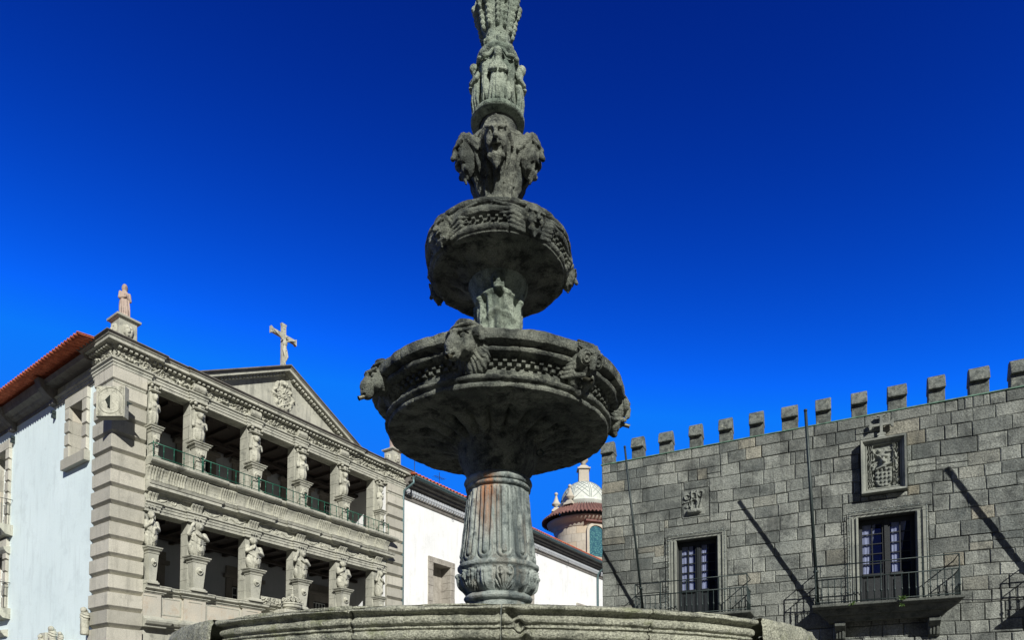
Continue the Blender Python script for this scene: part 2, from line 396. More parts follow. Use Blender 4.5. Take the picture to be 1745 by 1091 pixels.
def relief(name, w_, h_, fn, step, m, parent, loc, rz=0, base=0., trim=False, rot=None):
    """carved field in the local xz plane facing -y, raised by fn(u, v) metres"""
    nu = max(2, int(w_ / step)); nv = max(2, int(h_ / step))
    u, v = np.meshgrid(np.linspace(0, w_, nu), np.linspace(0, h_, nv)); H = fn(u, v)
    V = np.stack([u, -H, v], -1).reshape(-1, 3)
    i = np.arange(nv - 1)[:, None]; j = np.arange(nu - 1)[None]
    Q = np.stack([i * nu + j, i * nu + j + 1, (i + 1) * nu + j + 1, (i + 1) * nu + j], -1).reshape(-1, 4)
    if trim:
        keep = (H.ravel()[Q] > .001).any(1); Q = Q[keep]
    me = npmesh(name, V, Q); me.materials.append(M[m])
    o = put(name, me, None, parent, loc, rz)
    if rot: o.rotation_euler = rot
    return o
bump = lambda d, r: np.clip(1 - (d / r) ** 2, 0, 1) ** .5

# ================================================================== GROUND
gb = MB(); gb.add([(-900, -300, 0), (900, -300, 0), (900, 1500, 0), (-900, 1500, 0)], [(0, 1, 2, 3)])
tag(gb.build('ground', 'ground'), kind='structure')

# ================================================================== FOUNTAIN
F = empty('fountain', (-.12, 5.5, 0), 0, 'tall carved granite fountain with two stacked bowls and masks in mid plaza', 'fountain')
Z = 1.6
st = MB()
for r_, z0, z1 in ((4.3, 0, .17), (3.95, .17, .34), (3.6, .34, .51), (3.25, .51, .68)):
    for a, b in ((z0, z1 - .03),): st.lathe([(r_ - .03, z0), (r_ - .03, z1 - .05), (r_, z1 - .045), (r_, z1), (r_ - .6, z1 + .001)], n=64, smooth=False)
st.build('step', 'rim', F)
# lower basin, in stones with open joints
body = [(2.45, 2.145), (2.50, 2.143), (2.520, 2.133), (2.520, 2.118), (2.502, 2.110), (2.478, 2.106), (2.474, 2.098), (2.490, 2.092), (2.498, 2.078), (2.492, 2.058), (2.470, 2.049), (2.470, 2.044), (2.480, 2.042),
        (2.480, 2.034), (2.464, 2.031), (2.464, 2.027), (2.476, 2.023), (2.482, 2.010), (2.478, 1.992), (2.464, 1.980), (2.440, 1.976), (2.44, 1.95), (2.40, 1.92), (2.36, 1.88), (2.36, 1.80), (2.32, 1.6), (2.22, 1.35), (2.2, .95), (2.3, .85), (2.34, .8), (2.34, .679)]
inner = [(2.14, 1.3), (2.14, 2.10), (2.17, 2.145), (2.45, 2.15)]
full = inner + [(a - .025, b) for a, b in body]
rough = inner + [(2.50, 2.15), (2.52, 2.11), (2.53, 1.6), (2.5, .9), (2.5, .679)]
def seg_disp(seed, wear, t0, t1):
    def f(T, z, r):
        d = .004 * fbm(T * 9 + seed * 3, z * 9, r * 4, 2.2, 3) - .010 * np.clip(fbm(T * 3 + seed, z * 3, r, 2., 3) - .15, 0, 1)
        e = np.minimum(T - t0, t1 - T) * 2.45
        d = d - .012 * np.exp(-(e / .008) ** 2) * (z < 2.139)
        if wear: d = d - wear * np.clip(.5 + fbm(T * 4 + seed, z, r, 2., 2), 0, 1) * np.exp(-((z - 2.12) / .035) ** 2)
        return d
    return f
angs = [-56, -38, -16, 1.6, 19.3, 36.5, 54] + [54 + 25 * k for k in range(1, 10)] + [304]
for k in range(len(angs) - 1):
    a, b = R(angs[k]), R(angs[k + 1]); plainst = k in (0, 5)
    n = int((b - a) * 2.45 / (.013 if k < 6 else .05)); wear = .02 if k in (1, 2) else .004
    fn_ = seg_disp(k, wear, a, b)
    if k == 3:
        def fn_(T, z, r, g=seg_disp(k, wear, a, b)):   # curved drain channel worn into the face beside the joint
            c = a + (.010 + .045 * np.clip((2.12 - z) / .2, 0, 1) ** .6)
            return g(T, z, r) - .035 * np.exp(-(((T - c) * 2.45) / .022) ** 2) * (z < 2.13)
    me = latheN('rim_stone', rough if plainst else full, .0065 if k < 6 else .03, max(8, n), fn_, .0022, 30, a + .0009, b - .0009, smooth=1)
    put('rim_stone', me, 'rim', F)
wm = MB(); wm.lathe([(2.16, 1.28), (2.16, 1.30), (0.01, 1.301)], n=48); wm.build('basin_floor', 'bowl', F)
wm = MB(); wm.lathe([(2.145, 1.88), (2.145, 1.96), (.01, 1.961)], n=64); wm.build('water', 'water', F)
# fluted lower shaft
def shaft_disp(T, z, r):
    per = 2 * math.pi / 12; x = ((T + R(4)) % per - per / 2) * r; h = z - Z
    z0 = 1.385; d = np.where(h > z0, np.abs(x), np.hypot(x, h - z0))
    g = lambda c, w_: np.exp(-((d - c) / w_) ** 2)
    v = .017 * bump(d, .024) - .021 * g(.030, .0065) + .010 * g(.048, .014) - .019 * g(.073, .007)
    v = v * ((h > 1.315) & (h < 1.94))
    # leaf band on the bulb
    per2 = 2 * math.pi / 12; xx = ((T + R(4)) % per2 - per2 / 2) * r; hh = h - 1.155; odd = np.floor((T + R(4)) / per2).astype(int) % 2
    sx = np.abs(xx) - .035
    sp1 = np.hypot(sx, hh - .05); sp2 = np.hypot(sx + .01, hh + .045)
    axx = np.abs(xx); fa = np.arctan2(axx * 1.1, hh + .115)
    scr = .013 * np.cos(fa * 24 + 40 * (hh + .1) ** 2) * (np.hypot(axx / .078, (hh - .0) / .10) < 1.02) + .020 * np.exp(-((np.hypot(axx - .040, hh - .055) - .026) / .009) ** 2) * (hh > .0) + .014 * bump(np.hypot(axx - .040, hh - .055), .013)
    leaf = .030 * bump(np.hypot(xx / .032, (hh - .0) / .085), 1) + .02 * bump(np.hypot(xx / .065, (hh - .06) / .022), 1) - .012 * np.exp(-(xx / .004) ** 2)
    b = np.where(odd == 0, scr, leaf) - .016 * np.exp(-((np.abs(xx) - .078) / .006) ** 2)
    v = v + b * ((h > 1.068) & (h < 1.245))
    return v
pr = [(.255, 1.97), (.258, 1.93), (.262, 1.9), (.285, 1.65), (.318, 1.38), (.328, 1.32), (.335, 1.312), (.352, 1.30), (.352, 1.275), (.336, 1.262), (.328, 1.25), (.337, 1.19), (.32, 1.12), (.27, 1.065),
      (.258, 1.058), (.285, 1.045), (.298, 1.022), (.285, 1.0), (.255, .988), (.25, .95), (.262, .88), (.30, .6), (.45, .3), (.5, -.3)]
put('fluted_shaft', latheN('shaft', [(r_, h_ + Z) for r_, h_ in pr], .007, 400, shaft_disp, .004, 10), 'shaft', F)
pr = [(.36, 2.42), (.352, 2.31), (.335, 2.22), (.295, 2.13), (.264, 2.078), (.262, 2.06)]
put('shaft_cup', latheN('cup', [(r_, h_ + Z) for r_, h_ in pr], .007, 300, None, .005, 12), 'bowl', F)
pr = [(.262, 2.072), (.268, 2.066), (.288, 2.055), (.298, 2.03), (.288, 2.005), (.27, 1.998), (.28, 1.99), (.284, 1.975), (.274, 1.962), (.255, 1.958)]
put('shaft_collar', latheN('collar', [(r_, h_ + Z) for r_, h_ in pr], .006, 300, None, .003, 12), 'shaft', F)

def bowl(name, prof, ds, nseg, gad, zg0, zg1, amp, disp2=None):
    def f(T, z, r):
        h = z - Z; w_ = np.clip((zg1 - h) / .02, 0, 1) * np.clip((r - zg0) / .1, 0, 1) * ((r > zg0))
        v = amp * (np.abs(np.cos(T * gad / 2 + .25 * np.sin(r * 8))) ** .45 - .98) * w_
        pit = -.012 * np.clip(fbm(T * 3, z * 3, r * 3, 2.5, 3) - .25, 0, 1)
        e = np.abs((T * 7 / (2 * math.pi) + .31) % 1 - .5) * 2 * math.pi / 7 * r
        return v + pit - .010 * np.exp(-(e / .006) ** 2) * (h > zg1)
    return put(name, latheN(name, [(r_, h_ + Z) for r_, h_ in prof], ds, nseg, f, .006, 9), 'bowl', F)
bp = [(.2, 2.52), (.8, 2.58), (.92, 2.70), (.95, 2.765), (.99, 2.782), (1.06, 2.78), (1.082, 2.765), (1.085, 2.715), (1.075, 2.69), (1.02, 2.682), (1.0, 2.678), (1.02, 2.672), (1.035, 2.655), (1.025, 2.634), (.99, 2.622), (.93, 2.618), (.925, 2.61),
      (.92, 2.555), (.932, 2.55), (.928, 2.505), (.945, 2.497), (.975, 2.489), (.980, 2.474), (.965, 2.458), (.945, 2.455), (.945, 2.443), (.957, 2.430), (.947, 2.408), (.90, 2.402), (.86, 2.405), (.76, 2.415), (.60, 2.40), (.47, 2.36), (.34, 2.31)]
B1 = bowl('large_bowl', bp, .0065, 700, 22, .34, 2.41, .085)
B1.rotation_euler = (R(1.5), 0, 0); B1.location = (0, 4.2 * math.sin(R(1.5)), .030)
def dentils(par, r_, z0, n, w_, h_, d_):
    m_ = MB()
    for row in (0, 1):
        for k in range(n):
            t = 2 * math.pi * (k + .5 * row) / n; ux, uy = math.cos(t), math.sin(t); ox, oy = math.sin(t), -math.cos(t)
            zz = z0 + (h_ + .003) * (1 - row); r0 = r_ - .02; r1 = r_ + d_ - .010 * row
            ww = w_ * random.uniform(.4, .5)
            vs = [(ox * rr + ux * s_, oy * rr + uy * s_, z_ ) for rr in (r0, r1) for s_ in (-ww, ww) for z_ in (zz + .002, zz + h_ - .002)]
            m_.add(vs, [(0, 1, 3, 2), (4, 6, 7, 5), (0, 4, 5, 1), (2, 3, 7, 6), (0, 2, 6, 4), (1, 5, 7, 3)])
    return m_.build('dentils', 'bowl', par, bevel=.002)
dentils(B1, .925, 2.556 + Z, 88, .036, .028, .042)
ub = [(.15, 4.0), (.5, 4.0), (.56, 4.07), (.585, 4.105), (.625, 4.112), (.642, 4.10), (.642, 4.075), (.63, 4.062), (.615, 4.058), (.632, 4.045), (.640, 4.02), (.628, 3.995), (.60, 3.985), (.585, 3.98), (.582, 3.93), (.60, 3.925), (.605, 3.895), (.59, 3.88), (.575, 3.875),
      (.58, 3.865), (.575, 3.862), (.545, 3.852), (.5, 3.868), (.42, 3.855), (.34, 3.82), (.25, 3.79)]
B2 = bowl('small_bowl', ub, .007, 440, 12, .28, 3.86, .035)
dentils(B2, .585, 3.934 + Z, 60, .026, .02, .03)
wm = MB(); wm.lathe([(.93, 2.70 + Z), (.93, 2.738 + Z), (.01, 2.739 + Z)], n=64); wm.build('water', 'water', B1)  # unseen dark water added to cut sunlight bouncing up under the small bowl
wm = MB(); wm.lathe([(.57, 4.05 + Z), (.57, 4.08 + Z), (.01, 4.081 + Z)], n=48); wm.build('water', 'water', B2)  # unseen water disc, added dark to keep sunlight from bouncing upwards
# middle column with a draped crowned figure carved on it
def mid_disp(T, z, r):
    h = z - Z; a = np.abs(T - .02)
    fold = .014 * np.sin(T * 9 + 3.5 * np.sin(h * 4) + .8 * np.sin(h * 9)) + .010 * np.sin(T * 17 + h * 6)
    fold = fold * (h < 3.62)
    col = .030 * np.exp(-(((h - (3.64 - .05 * a ** 2)) / .022) ** 2)) * (a < 1.1)
    head = .055 * bump(np.hypot(a / .26, (h - 3.70) / .07), 1) - .02 * bump(np.hypot((a - .11) / .05, (h - 3.705) / .018), 1)
    arms = .03 * np.exp(-((h - 3.48 + .12 * a) / .028) ** 2) * (a < .7)
    return fold + col + head + arms
pr = [(.265, 3.80), (.26, 3.77), (.235, 3.72), (.21, 3.66), (.2, 3.6), (.198, 3.4), (.205, 3.0), (.225, 2.75), (.24, 2.5)]
put('middle_column', latheN('mid', [(r_, h_ + Z) for r_, h_ in pr], .009, 220, mid_disp, .005, 14), 'upper', F)

# ---- carved heads
def face(P, s=1., open_=.5, beard=1., cy=-.05):
    e = lambda x, y, z, a, b, c, g=0, ax='z': ell(P, (x * s, (y + cy) * s, z * s), (a * s, b * s, c * s), g, ax)
    ca = lambda p, q, a, b=None: cap(P, [(p[0]) * s, (p[1] + cy) * s, p[2] * s], [q[0] * s, (q[1] + cy) * s, q[2] * s], a * s, (a if b is None else b) * s)
    d = e(0, 0, .03, .088, .088, .125)
    d = U(d, e(0, -.03, -.07, .055, .05, .06), .03 * s)
    for k in (-1, 1):
        d = U(d, e(k * .045, -.055, -.02, .03, .03, .035), .02 * s)
        d = U(d, ca((k * .012, -.088, .052), (k * .075, -.062, .075), .017, .012), .012 * s)
        d = SUB(d, e(k * .036, -.092, .036, .024, .022, .017), .008 * s)
        d = np.minimum(d, e(k * .036, -.068, .036, .016, .015, .014))
    d = U(d, ca((0, -.088, .045), (0, -.118, -.012), .011, .02), .012 * s)
    d = SUB(d, e(0, -.10, -.058, .024, .045, .012 + .028 * open_), .006 * s)
    d = U(d, ca((-.03, -.085, -.034), (.03, -.085, -.034), .009), .008 * s)
    if beard:
        for x in (-.05, -.025, 0, .025, .05):
            d = U(d, ca((x, -.05, -.095), (x * .7, -.045 + abs(x) * .3, -.145 - .02 * beard + abs(x)), .018, .009), .008 * s)
    for k in range(9):
        a = -1.25 + k * .3125
        d = U(d, ca((math.sin(a) * .085, -.02, .06 + math.cos(a) * .085), (math.sin(a) * .125, .03, .03 + math.cos(a) * .12 - .05 * abs(a)), .02, .014), .01 * s)
    return d
def head_open(P):
    d = face(P, 1.02, 1.0, .9, -.07)
    for k in (-1, 1):                                    # short locks framing the face
        for j in range(4):
            d = U(d, chain(P, [(k * (.070 + .012 * j), -.06 + .025 * j, .13 - .02 * j), (k * (.098 + .010 * j), -.05 + .03 * j, .03), (k * (.085 + .012 * j), -.03 + .03 * j, -.08 - .02 * j), (k * .05, -.01, -.17 - .01 * j)], [.016, .017, .016, .008]), .005)
        d = U(d, ell(P, (0, .05, -.04), (.078, .07, .14)), .02)
    for k in range(5): d = U(d, ell(P, (-.05 + .025 * k, -.07 + abs(k - 2) * .012, .155 - abs(k - 2) * .012), (.018, .03, .03)), .006)
    for k in (-1, 1): d = SUB(d, cap(P, (k * .03, -.15, -.02), (k * .062, -.12, -.09), .006), .006)
    return d
def head_hat(P):
    d = ell(P, (0, -.07, .02), (.10, .11, .105))
    d = U(d, chain(P, [(0, -.12, .02), (0, -.175, -.025), (0, -.192, -.072)], [.080, .067, .053]), .025)    # long drooping muzzle
    for k in (-1, 1):
        d = U(d, ell(P, (k * .062, -.12, -.02), (.034, .04, .045)), .015)
        d = SUB(d, ell(P, (k * .058, -.165, .045), (.030, .024, .026)), .006)
        d = np.minimum(d, ell(P, (k * .056, -.140, .044), (.021, .019, .019)))
        d = U(d, cap(P, (k * .014, -.178, .078), (k * .10, -.125, .082), .017, .012), .008)
        d = U(d, cap(P, (k * .018, -.188, .015), (k * .075, -.16, .010), .010, .007), .008)
        d = SUB(d, ell(P, (k * .022, -.240, -.062), (.012, .014, .010)), .004)
        d = U(d, ell(P, (k * .118, -.06, .075), (.030, .030, .036)), .010)                      # curled ear
        d = SUB(d, np.abs(np.hypot(np.hypot(P[0] - k * .118, P[2] - .075) - .018, P[1] + .088)) - .007, .004)
    ang = np.arctan2(P[0], -(P[2] - .16))
    hair = ell(P, (0, .035, -.03), (.155, .085, .155)) + .0040 * np.sin(ang * 54 + P[2] * 25 + P[1] * 30 + 3.5 * fbm(P[0], P[1], P[2], 14, 2))
    d = U(d, hair, .008)
    d = SUB(d, cap(P, (-.055, -.225, -.098), (.055, -.225, -.098), .011), .006)
    hat = U(ell(P, (0, -.02, .085), (.135, .085, .095)), ell(P, (0, -.01, .135), (.13, .12, .03)), .01)
    arc = np.hypot(np.hypot(P[0] / 1.02, P[2] - .035) - .142, P[1] + .075 - .25 * np.abs(P[0]) * 1.2) - .019
    arc = np.maximum(arc, .02 - P[2])
    d = U(d, U(hat, arc, .008), .005)
    return np.maximum(d, P[1] - .12)
def head_bird(P):
    d = ell(P, (0, -.04, .02), (.12, .10, .12))
    for k in (-1, 1):
        ex, ey, ez = k * .058, -.118, .045
        rr = np.hypot(P[0] - ex, P[2] - ez)
        d = U(d, ell(P, (ex, ey - .002, ez), (.056, .036, .056)) + .0060 * np.cos(rr * 300), .010)
        d = SUB(d, ell(P, (ex, ey - .040, ez), (.026, .020, .026)), .003)
        d = np.minimum(d, ell(P, (ex, ey - .020, ez), (.015, .018, .015)))
        for j in range(3):
            d = U(d, cap(P, (k * .014, -.160 + .016 * j, .088 + .022 * j), (k * (.115 - .01 * j), -.095 + .025 * j, .108 + .020 * j), .015, .010), .006)
        for j in range(4):
            d = U(d, chain(P, [(k * .10, -.08, -.01 - .028 * j), (k * .14, -.03, -.03 - .03 * j), (k * .165, .02, -.02 - .03 * j)], [.016, .014, .008]), .006)
        d = U(d, chain(P, [(k * .04, -.14, -.07), (k * .085, -.09, -.09), (k * .06, -.05, -.155), (k * .02, -.06, -.185)], [.018, .022, .020, .022]), .012)
    d = U(d, chain(P, [(0, -.135, .10), (0, -.160, .04), (0, -.165, -.015), (0, -.145, -.05)], [.02, .026, .022, .008]), .016)
    d = U(d, ell(P, (0, -.05, -.12), (.10, .06, .07)), .02); d = U(d, ell(P, (0, -.07, -.19), (.03, .03, .028)), .01)
    d = SUB(d, cap(P, (-.06, -.17, -.085), (.06, -.17, -.085), .012), .006)
    return np.maximum(d, P[1] - .12)
def head_wing(P):
    d = face(P, .8, .8, .3, -.06)
    for k in (-1, 1):
        for j in range(6):
            z0 = .06 - .028 * j
            d = U(d, chain(P, [(k * .06, -.03, z0), (k * .15, -.035 + .01 * abs(j - 2), z0 + .018), (k * (.27 - .025 * j), .0 + .045, z0 + .03 - .006 * j)], [.016, .017, .010]), .005)
    return np.maximum(U(d, ell(P, (0, .03, -.01), (.13, .06, .11)), .02), P[1] - .13)
def angel(P):
    """standing winged figure carved on the drum; origin at the feet, 0.50 high"""
    d = chain(P, [(.0, -.03, .44), (0, -.03, .40)], [.034, .03])
    d = U(d, ell(P, (0, -.045, .455), (.036, .042, .048)), .008)
    d = U(d, ell(P, (0, -.02, .33), (.058, .045, .075)), .02)
    for k in (-1, 1):
        d = U(d, chain(P, [(k * .05, -.02, .37), (k * .07, -.045, .29), (k * .02, -.075, .27)], [.022, .018, .015]), .01)
        d = U(d, chain(P, [(k * .025, -.025, .27), (k * .035, -.035, .14), (k * .03, -.03, .01)], [.034, .024, .018]), .012)
        for j in range(4):                                # wings, folded downwards
            d = U(d, chain(P, [(k * .06, .0, .43 - .01 * j), (k * (.125 - .005 * j), .01, .42 - .03 * j), (k * (.13 - .02 * j), .012, .20 - .03 * j), (k * (.10 - .015 * j), .01, .06)], [.014, .02, .014, .008]), .006)
    for k in (-1, 1):
        d = U(d, chain(P, [(0, -.005, .555), (k * .05, -.012, .525), (k * .085, -.02, .46), (k * .125, -.035, .435)], [.014, .015, .015, .022]), .006)
        for j in range(3): d = U(d, chain(P, [(k * .02 * (j + .4), -.05 + .01 * j, .26), (k * .026 * (j + .4), -.06 + .012 * j, .12), (k * .032 * (j + .4), -.05 + .012 * j, .01)], [.012, .014, .012]), .006)
    return np.maximum(d, P[1] - .05)
hd = {}
hd['hat'] = sculpt('animal_head', head_hat, (-.2, -.26, -.24), (.2, .12, .2), .0055, .0022, 60, 'bowl')
hd['bird'] = sculpt('bird_head', head_bird, (-.2, -.25, -.28), (.2, .12, .22), .0055, .0018, 60, 'bowl')
hd['wing'] = sculpt('winged_mask', head_wing, (-.32, -.2, -.18), (.32, .13, .17), .006, .002, 60, 'bowl')
hd['open'] = sculpt('shouting_head', head_open, (-.22, -.22, -.33), (.22, .11, .22), .0055, .002, 60, 'bowl')
hd['angel'] = sculpt('winged_figure', angel, (-.17, -.11, -.02), (.17, .06, .58), .005, .002, 60, 'upper')
def spout(par, loc, dirn, L=.045, r_=.017):
    m_ = MB(); a = Vector(loc); d = Vector(dirn).normalized()
    pts = [a, a + d * L]; m_.tube(pts, r_, 12, cap=False)
    m_.tube([a + d * L, a + d * (L - .03)], r_ * .72, 12, cap=False)
    # ring lip between the outer and inner wall
    b = len(m_.v) - 24 - 24
    m_.tube([a + d * (L - .004), a + d * L], r_ * 1.15, 12, cap=False)
    o = m_.build('spout', 'metal', par)
    k = MB(); k.tube([a + d * .01, a + d * (L - .012)], r_ * .70, 12); k.build('bore', 'black', o) if False else None
    return o
for k, t in enumerate((-63, -11.5, 40, 91.4, -165.8)):
    a = R(t); kind = ('hat', 'hat', 'bird', 'bird', 'hat')[k]
    rr = .975
    o = put('animal_head', hd[kind], None, B1, (math.sin(a) * rr, -math.cos(a) * rr, 2.665 + Z), a)
    o.rotation_euler = (R((8, 8, 24, 8, 15)[k]), 0, a - (R(22) if k == 1 else R(4) if k == 2 else 0))
    if kind == 'bird': o['label'] = 'carved bird head with round ringed eyes and a water spout'
    else: o['label'] = 'carved beast head in a flat cap with a water spout'
    if kind == 'hat': spout(o, (0, -.205, -.098), (0, -1, -.35), .065)
    else: spout(o, (0, -.10, -.088), (0, -1, -.12), .095)
for t in (-45, 28, 100, 172, -117):
    a = R(t); put('winged_mask', hd['wing'], None, B2, (math.sin(a) * .575, -math.cos(a) * .575, 3.965 + Z), a, (1.18, 1.0, .98)).rotation_euler.x = R(12)
# iron ring under the bowl
rg = MB(); rg.tube([(.36 + .0, -.1, 2.31 + Z)] + [(.36 + .028 * math.sin(q), -.1, 2.285 + Z - .028 * (1 - math.cos(q)) + .02) for q in np.linspace(.3, 5.9, 14)], .006, 6); rg.build('iron_ring', 'iron', F)
# vase
def vase_disp(T, z, r):
    h = z - Z
    v = .012 * (np.exp(-((h - 5.02) / .010) ** 2) + np.exp(-((h - 4.985) / .008) ** 2))
    v = v + .022 * (np.abs(np.cos(T * 6)) ** .7 - .6) * np.clip((4.93 - h) / .05, 0, 1) * (h > 4.45)
    v = v + .010 * fbm(T * 4, h * 6, r * 0, 2.5, 3) * (h < 5.0)
    return v
pr = [(.16, 5.30), (.165, 5.25), (.163, 5.19), (.166, 5.13), (.20, 5.10), (.25, 5.06), (.28, 5.0), (.287, 4.94), (.274, 4.86), (.25, 4.76), (.215, 4.64), (.175, 4.53), (.185, 4.48), (.21, 4.46), (.2, 4.38), (.24, 4.2), (.26, 4.0)]
V_ = put('vase', latheN('vase', [(r_, h_ + Z) for r_, h_ in pr], .008, 260, vase_disp, .005, 14), 'bowl', F)
for t in (-2, -61, 61, 180):
    a = R(t); put('shouting_head', hd['open'], None, V_, (math.sin(a) * .225, -math.cos(a) * .225, 4.845 + Z), a, (1.10, 1.15, 1.22)).rotation_euler.x = R(12)
# figured drum
pr = [(.15, 5.875), (.188, 5.868), (.192, 5.85), (.185, 5.83), (.172, 5.815), (.165, 5.79), (.16, 5.75), (.165, 5.60), (.18, 5.40), (.195, 5.325), (.228, 5.318), (.24, 5.30), (.24, 5.275), (.225, 5.262), (.19, 5.255), (.165, 5.25)]
D_ = put('figured_drum', latheN('drum', [(r_, h_ + Z) for r_, h_ in pr], .007, 240, None, .003, 14), 'upper', F, loc=(-.008, 0, 0))
for t in (2, 74, 146, 218, 290):
    a = R(t); put('winged_figure', hd['angel'], None, D_, (math.sin(a) * .175, -math.cos(a) * .175, 5.315 + Z), a, (.98, .98, .90))
def top_disp(T, z, r):
    h = z - Z; per = 2 * math.pi / 6; x = ((T + .2) % per - per / 2)
    beads = .030 * bump(np.hypot((np.abs(x) - .24) / .15, ((h * 24) % 1 - .5) / .60), 1) - .006 * np.exp(-(x / .05) ** 2)
    leaf = .03 * bump(np.hypot(x / .35, (h - 5.96) / .04), 1) - .012 * np.exp(-(x / .05) ** 2)
    up = .03 * bump(np.hypot((np.abs(x) - .15) / .22, (h - 6.36) / .1), 1)
    return beads * (h > 6.08) * (h < 6.38) + leaf * (h < 6.03) + up + .003 * fbm(T * 5, h * 9, r, 2.5, 2)
pr = [(.02, 6.95), (.1, 6.93), (.15, 6.85), (.165, 6.75), (.14, 6.65), (.1, 6.58), (.12, 6.54), (.17, 6.5), (.175, 6.40), (.165, 6.30), (.15, 6.18), (.122, 6.07), (.115, 6.03), (.122, 5.98), (.145, 5.90), (.15, 5.86)]
put('capital_stem', latheN('stem', [(r_, h_ + Z) for r_, h_ in pr], .007, 220, top_disp, .003, 14), 'upper', F, loc=(-.016, 0, 0))
fn = MB()
for ax in range(3):
    pts = []
    for q in np.linspace(0, 2 * math.pi, 25):
        v = (math.cos(q) * .2, math.sin(q) * .2); pts.append(((v[0], v[1], 0), (v[0], 0, v[1]), (0, v[0], v[1]))[ax])
    fn.tube([(p[0] - .016, p[1], p[2] + 7.13 + Z) for p in pts], .018, 8)
fn.box(-.036, .004, -.02, .02, 7.32 + Z, 7.75 + Z); fn.box(-.15, .118, -.018, .018, 7.55 + Z, 7.60 + Z)
fn.build('finial', 'upper', F, bevel=.004)

# ================================================================== LOGGIA BUILDING (local x runs along the facade, -y is outward)
LA = math.atan2(.8305, .557)
L = empty('loggia_building', (-12.66, 20.0, 0), LA, 'old granite and white plaster building with two open loggias carried on carved figures', 'building')
LEN = 13.05; CEN = [1.14, 2.70, 4.92, 7.07, 9.28, 11.42]
def holes_wall(mb, mp, a0, a1, z0, z1, holes, th):
    """boxes tiling a wall with rectangular holes; mp(a, d) -> (x, y), d = depth"""
    As = sorted({a0, a1, *[h[0] for h in holes], *[h[1] for h in holes]}); Zs = sorted({z0, z1, *[h[2] for h in holes], *[h[3] for h in holes]})
    for i in range(len(As) - 1):
        for j in range(len(Zs) - 1):
            am, zm = (As[i] + As[i + 1]) / 2, (Zs[j] + Zs[j + 1]) / 2
            if any(h[0] < am < h[1] and h[2] < zm < h[3] for h in holes): continue
            p = mp(As[i], 0); q = mp(As[i + 1], th)
            mb.box(min(p[0], q[0]), max(p[0], q[0]), min(p[1], q[1]), max(p[1], q[1]), Zs[j], Zs[j + 1])
side = lambda a, d: (.05 + d, a)
wl_ = MB(); SW = [(2.12, 3.15, 10.52, 12.38), (8.72, 10.13, 9.07, 12.23), (8.72, 10.13, 5.82, 8.28)]
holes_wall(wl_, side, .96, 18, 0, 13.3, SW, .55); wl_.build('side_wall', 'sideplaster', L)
# quoins at both ends of the facade
zb = [4.47 + .56 * k for k in range(-8, 15)]
for pth_ in (lambda e: [(0, e), (0, 0), (.95, 0)], lambda e: [(12.02, 0), (LEN, 0)]):
    q = MB()
    for i, z0 in enumerate(zb):
        z1 = z0 + .56; g = .13; e = 1.22 if i % 2 else 1.16
        q.sweep(pth_(e), [(-.05, z0 + .004), (-.03, z0 + .004), (-.02 + g, z0 + g), (-.02 + g, z1 - .02), (-.035, z1 - .003), (-.05, z1 - .003)])
    q.build('quoin_blocks', 'quoin', L, bevel=.008, seg=1)
m_ = MB(); m_.box(.035, .94, .035, .95, 0, 12.9); m_.box(-.06, .94, -.06, .034, 12.33, 12.72); m_.box(-.06, .034, .034, 1.15, 12.33, 12.72); m_.build('corner_pier', 'loggia', L, bevel=.006, seg=1)
m_ = MB(); m_.box(12.03, LEN - .02, .035, .95, 0, 12.9); m_.box(12.03, LEN + .06, -.06, .034, 12.33, 12.72); m_.build('corner_pier', 'loggia', L, bevel=.006, seg=1)
# ground-floor arcade (below the frame of the photograph)
m_ = MB(); holes_wall(m_, lambda a, d: (a, d + .03), .945, 12.02, 0, 4.6, [(1.5 + 2.2 * k, 3.0 + 2.2 * k, 0, 3.7) for k in range(5)], .6)
m_.box(.96, 12.0, 3.0, 3.2, 0, 4.6); m_.build('arcade_wall', 'loggia', L)
def jog(a0, a1, cs, hw, d, base=0.):
    p = [(a0, -base)]
    for c in cs:
        x0, x1 = max(a0 + .001, c - hw), min(a1 - .001, c + hw)
        if c - hw <= a0: p = [(a0, -base - d), (x1, -base - d), (x1, -base)]
        elif c + hw >= a1: p += [(x0, -base), (x0, -base - d), (a1, -base - d)]; return p
        else: p += [(x0, -base), (x0, -base - d), (x1, -base - d), (x1, -base)]
    p.append((a1, -base)); return p
A0, A1 = .955, 12.0
# parapet of the first loggia
m_ = MB(); m_.sweep(jog(A0, A1, CEN, .36, .10), [(-.3, 4.96), (.03, 4.96), (.03, 5.72), (-.3, 5.72)])
m_.build('parapet', 'parapet', L)
m_ = MB(); m_.sweep(jog(A0, A1, CEN, .42, .10), [(-.3, 5.72), (.05, 5.722), (.06, 5.76), (.10, 5.77), (.10, 5.81), (.17, 5.86), (.20, 5.87), (.20, 5.93), (.22, 5.95), (.22, 5.985), (-.3, 6.0)])
m_.sweep(jog(A0, A1, CEN, .40, .10), [(-.2, 4.60), (.12, 4.60), (.14, 4.66), (.22, 4.70), (.27, 4.78), (.27, 4.84), (.10, 4.86), (.08, 4.93), (.06, 4.958), (-.2, 4.958)])
m_.build('parapet_moulding', 'loggia', L)
m_ = MB()                                                    # raised fillets framing the parapet panels
for i in range(5):
    x0, x1 = CEN[i] + .44, CEN[i + 1] - .44
    for b in ((x0, x1, 5.06, 5.10), (x0, x1, 5.62, 5.66), (x0, x0 + .05, 5.10, 5.62), (x1 - .05, x1, 5.10, 5.62)): m_.box(b[0], b[1], -.045, -.031, b[2], b[3])
for c in CEN:
    m_.box(max(c - .24, A0), min(c + .24, A1), -.145, -.131, 5.62, 5.645)
m_.build('panel_fillet', 'loggia', L)
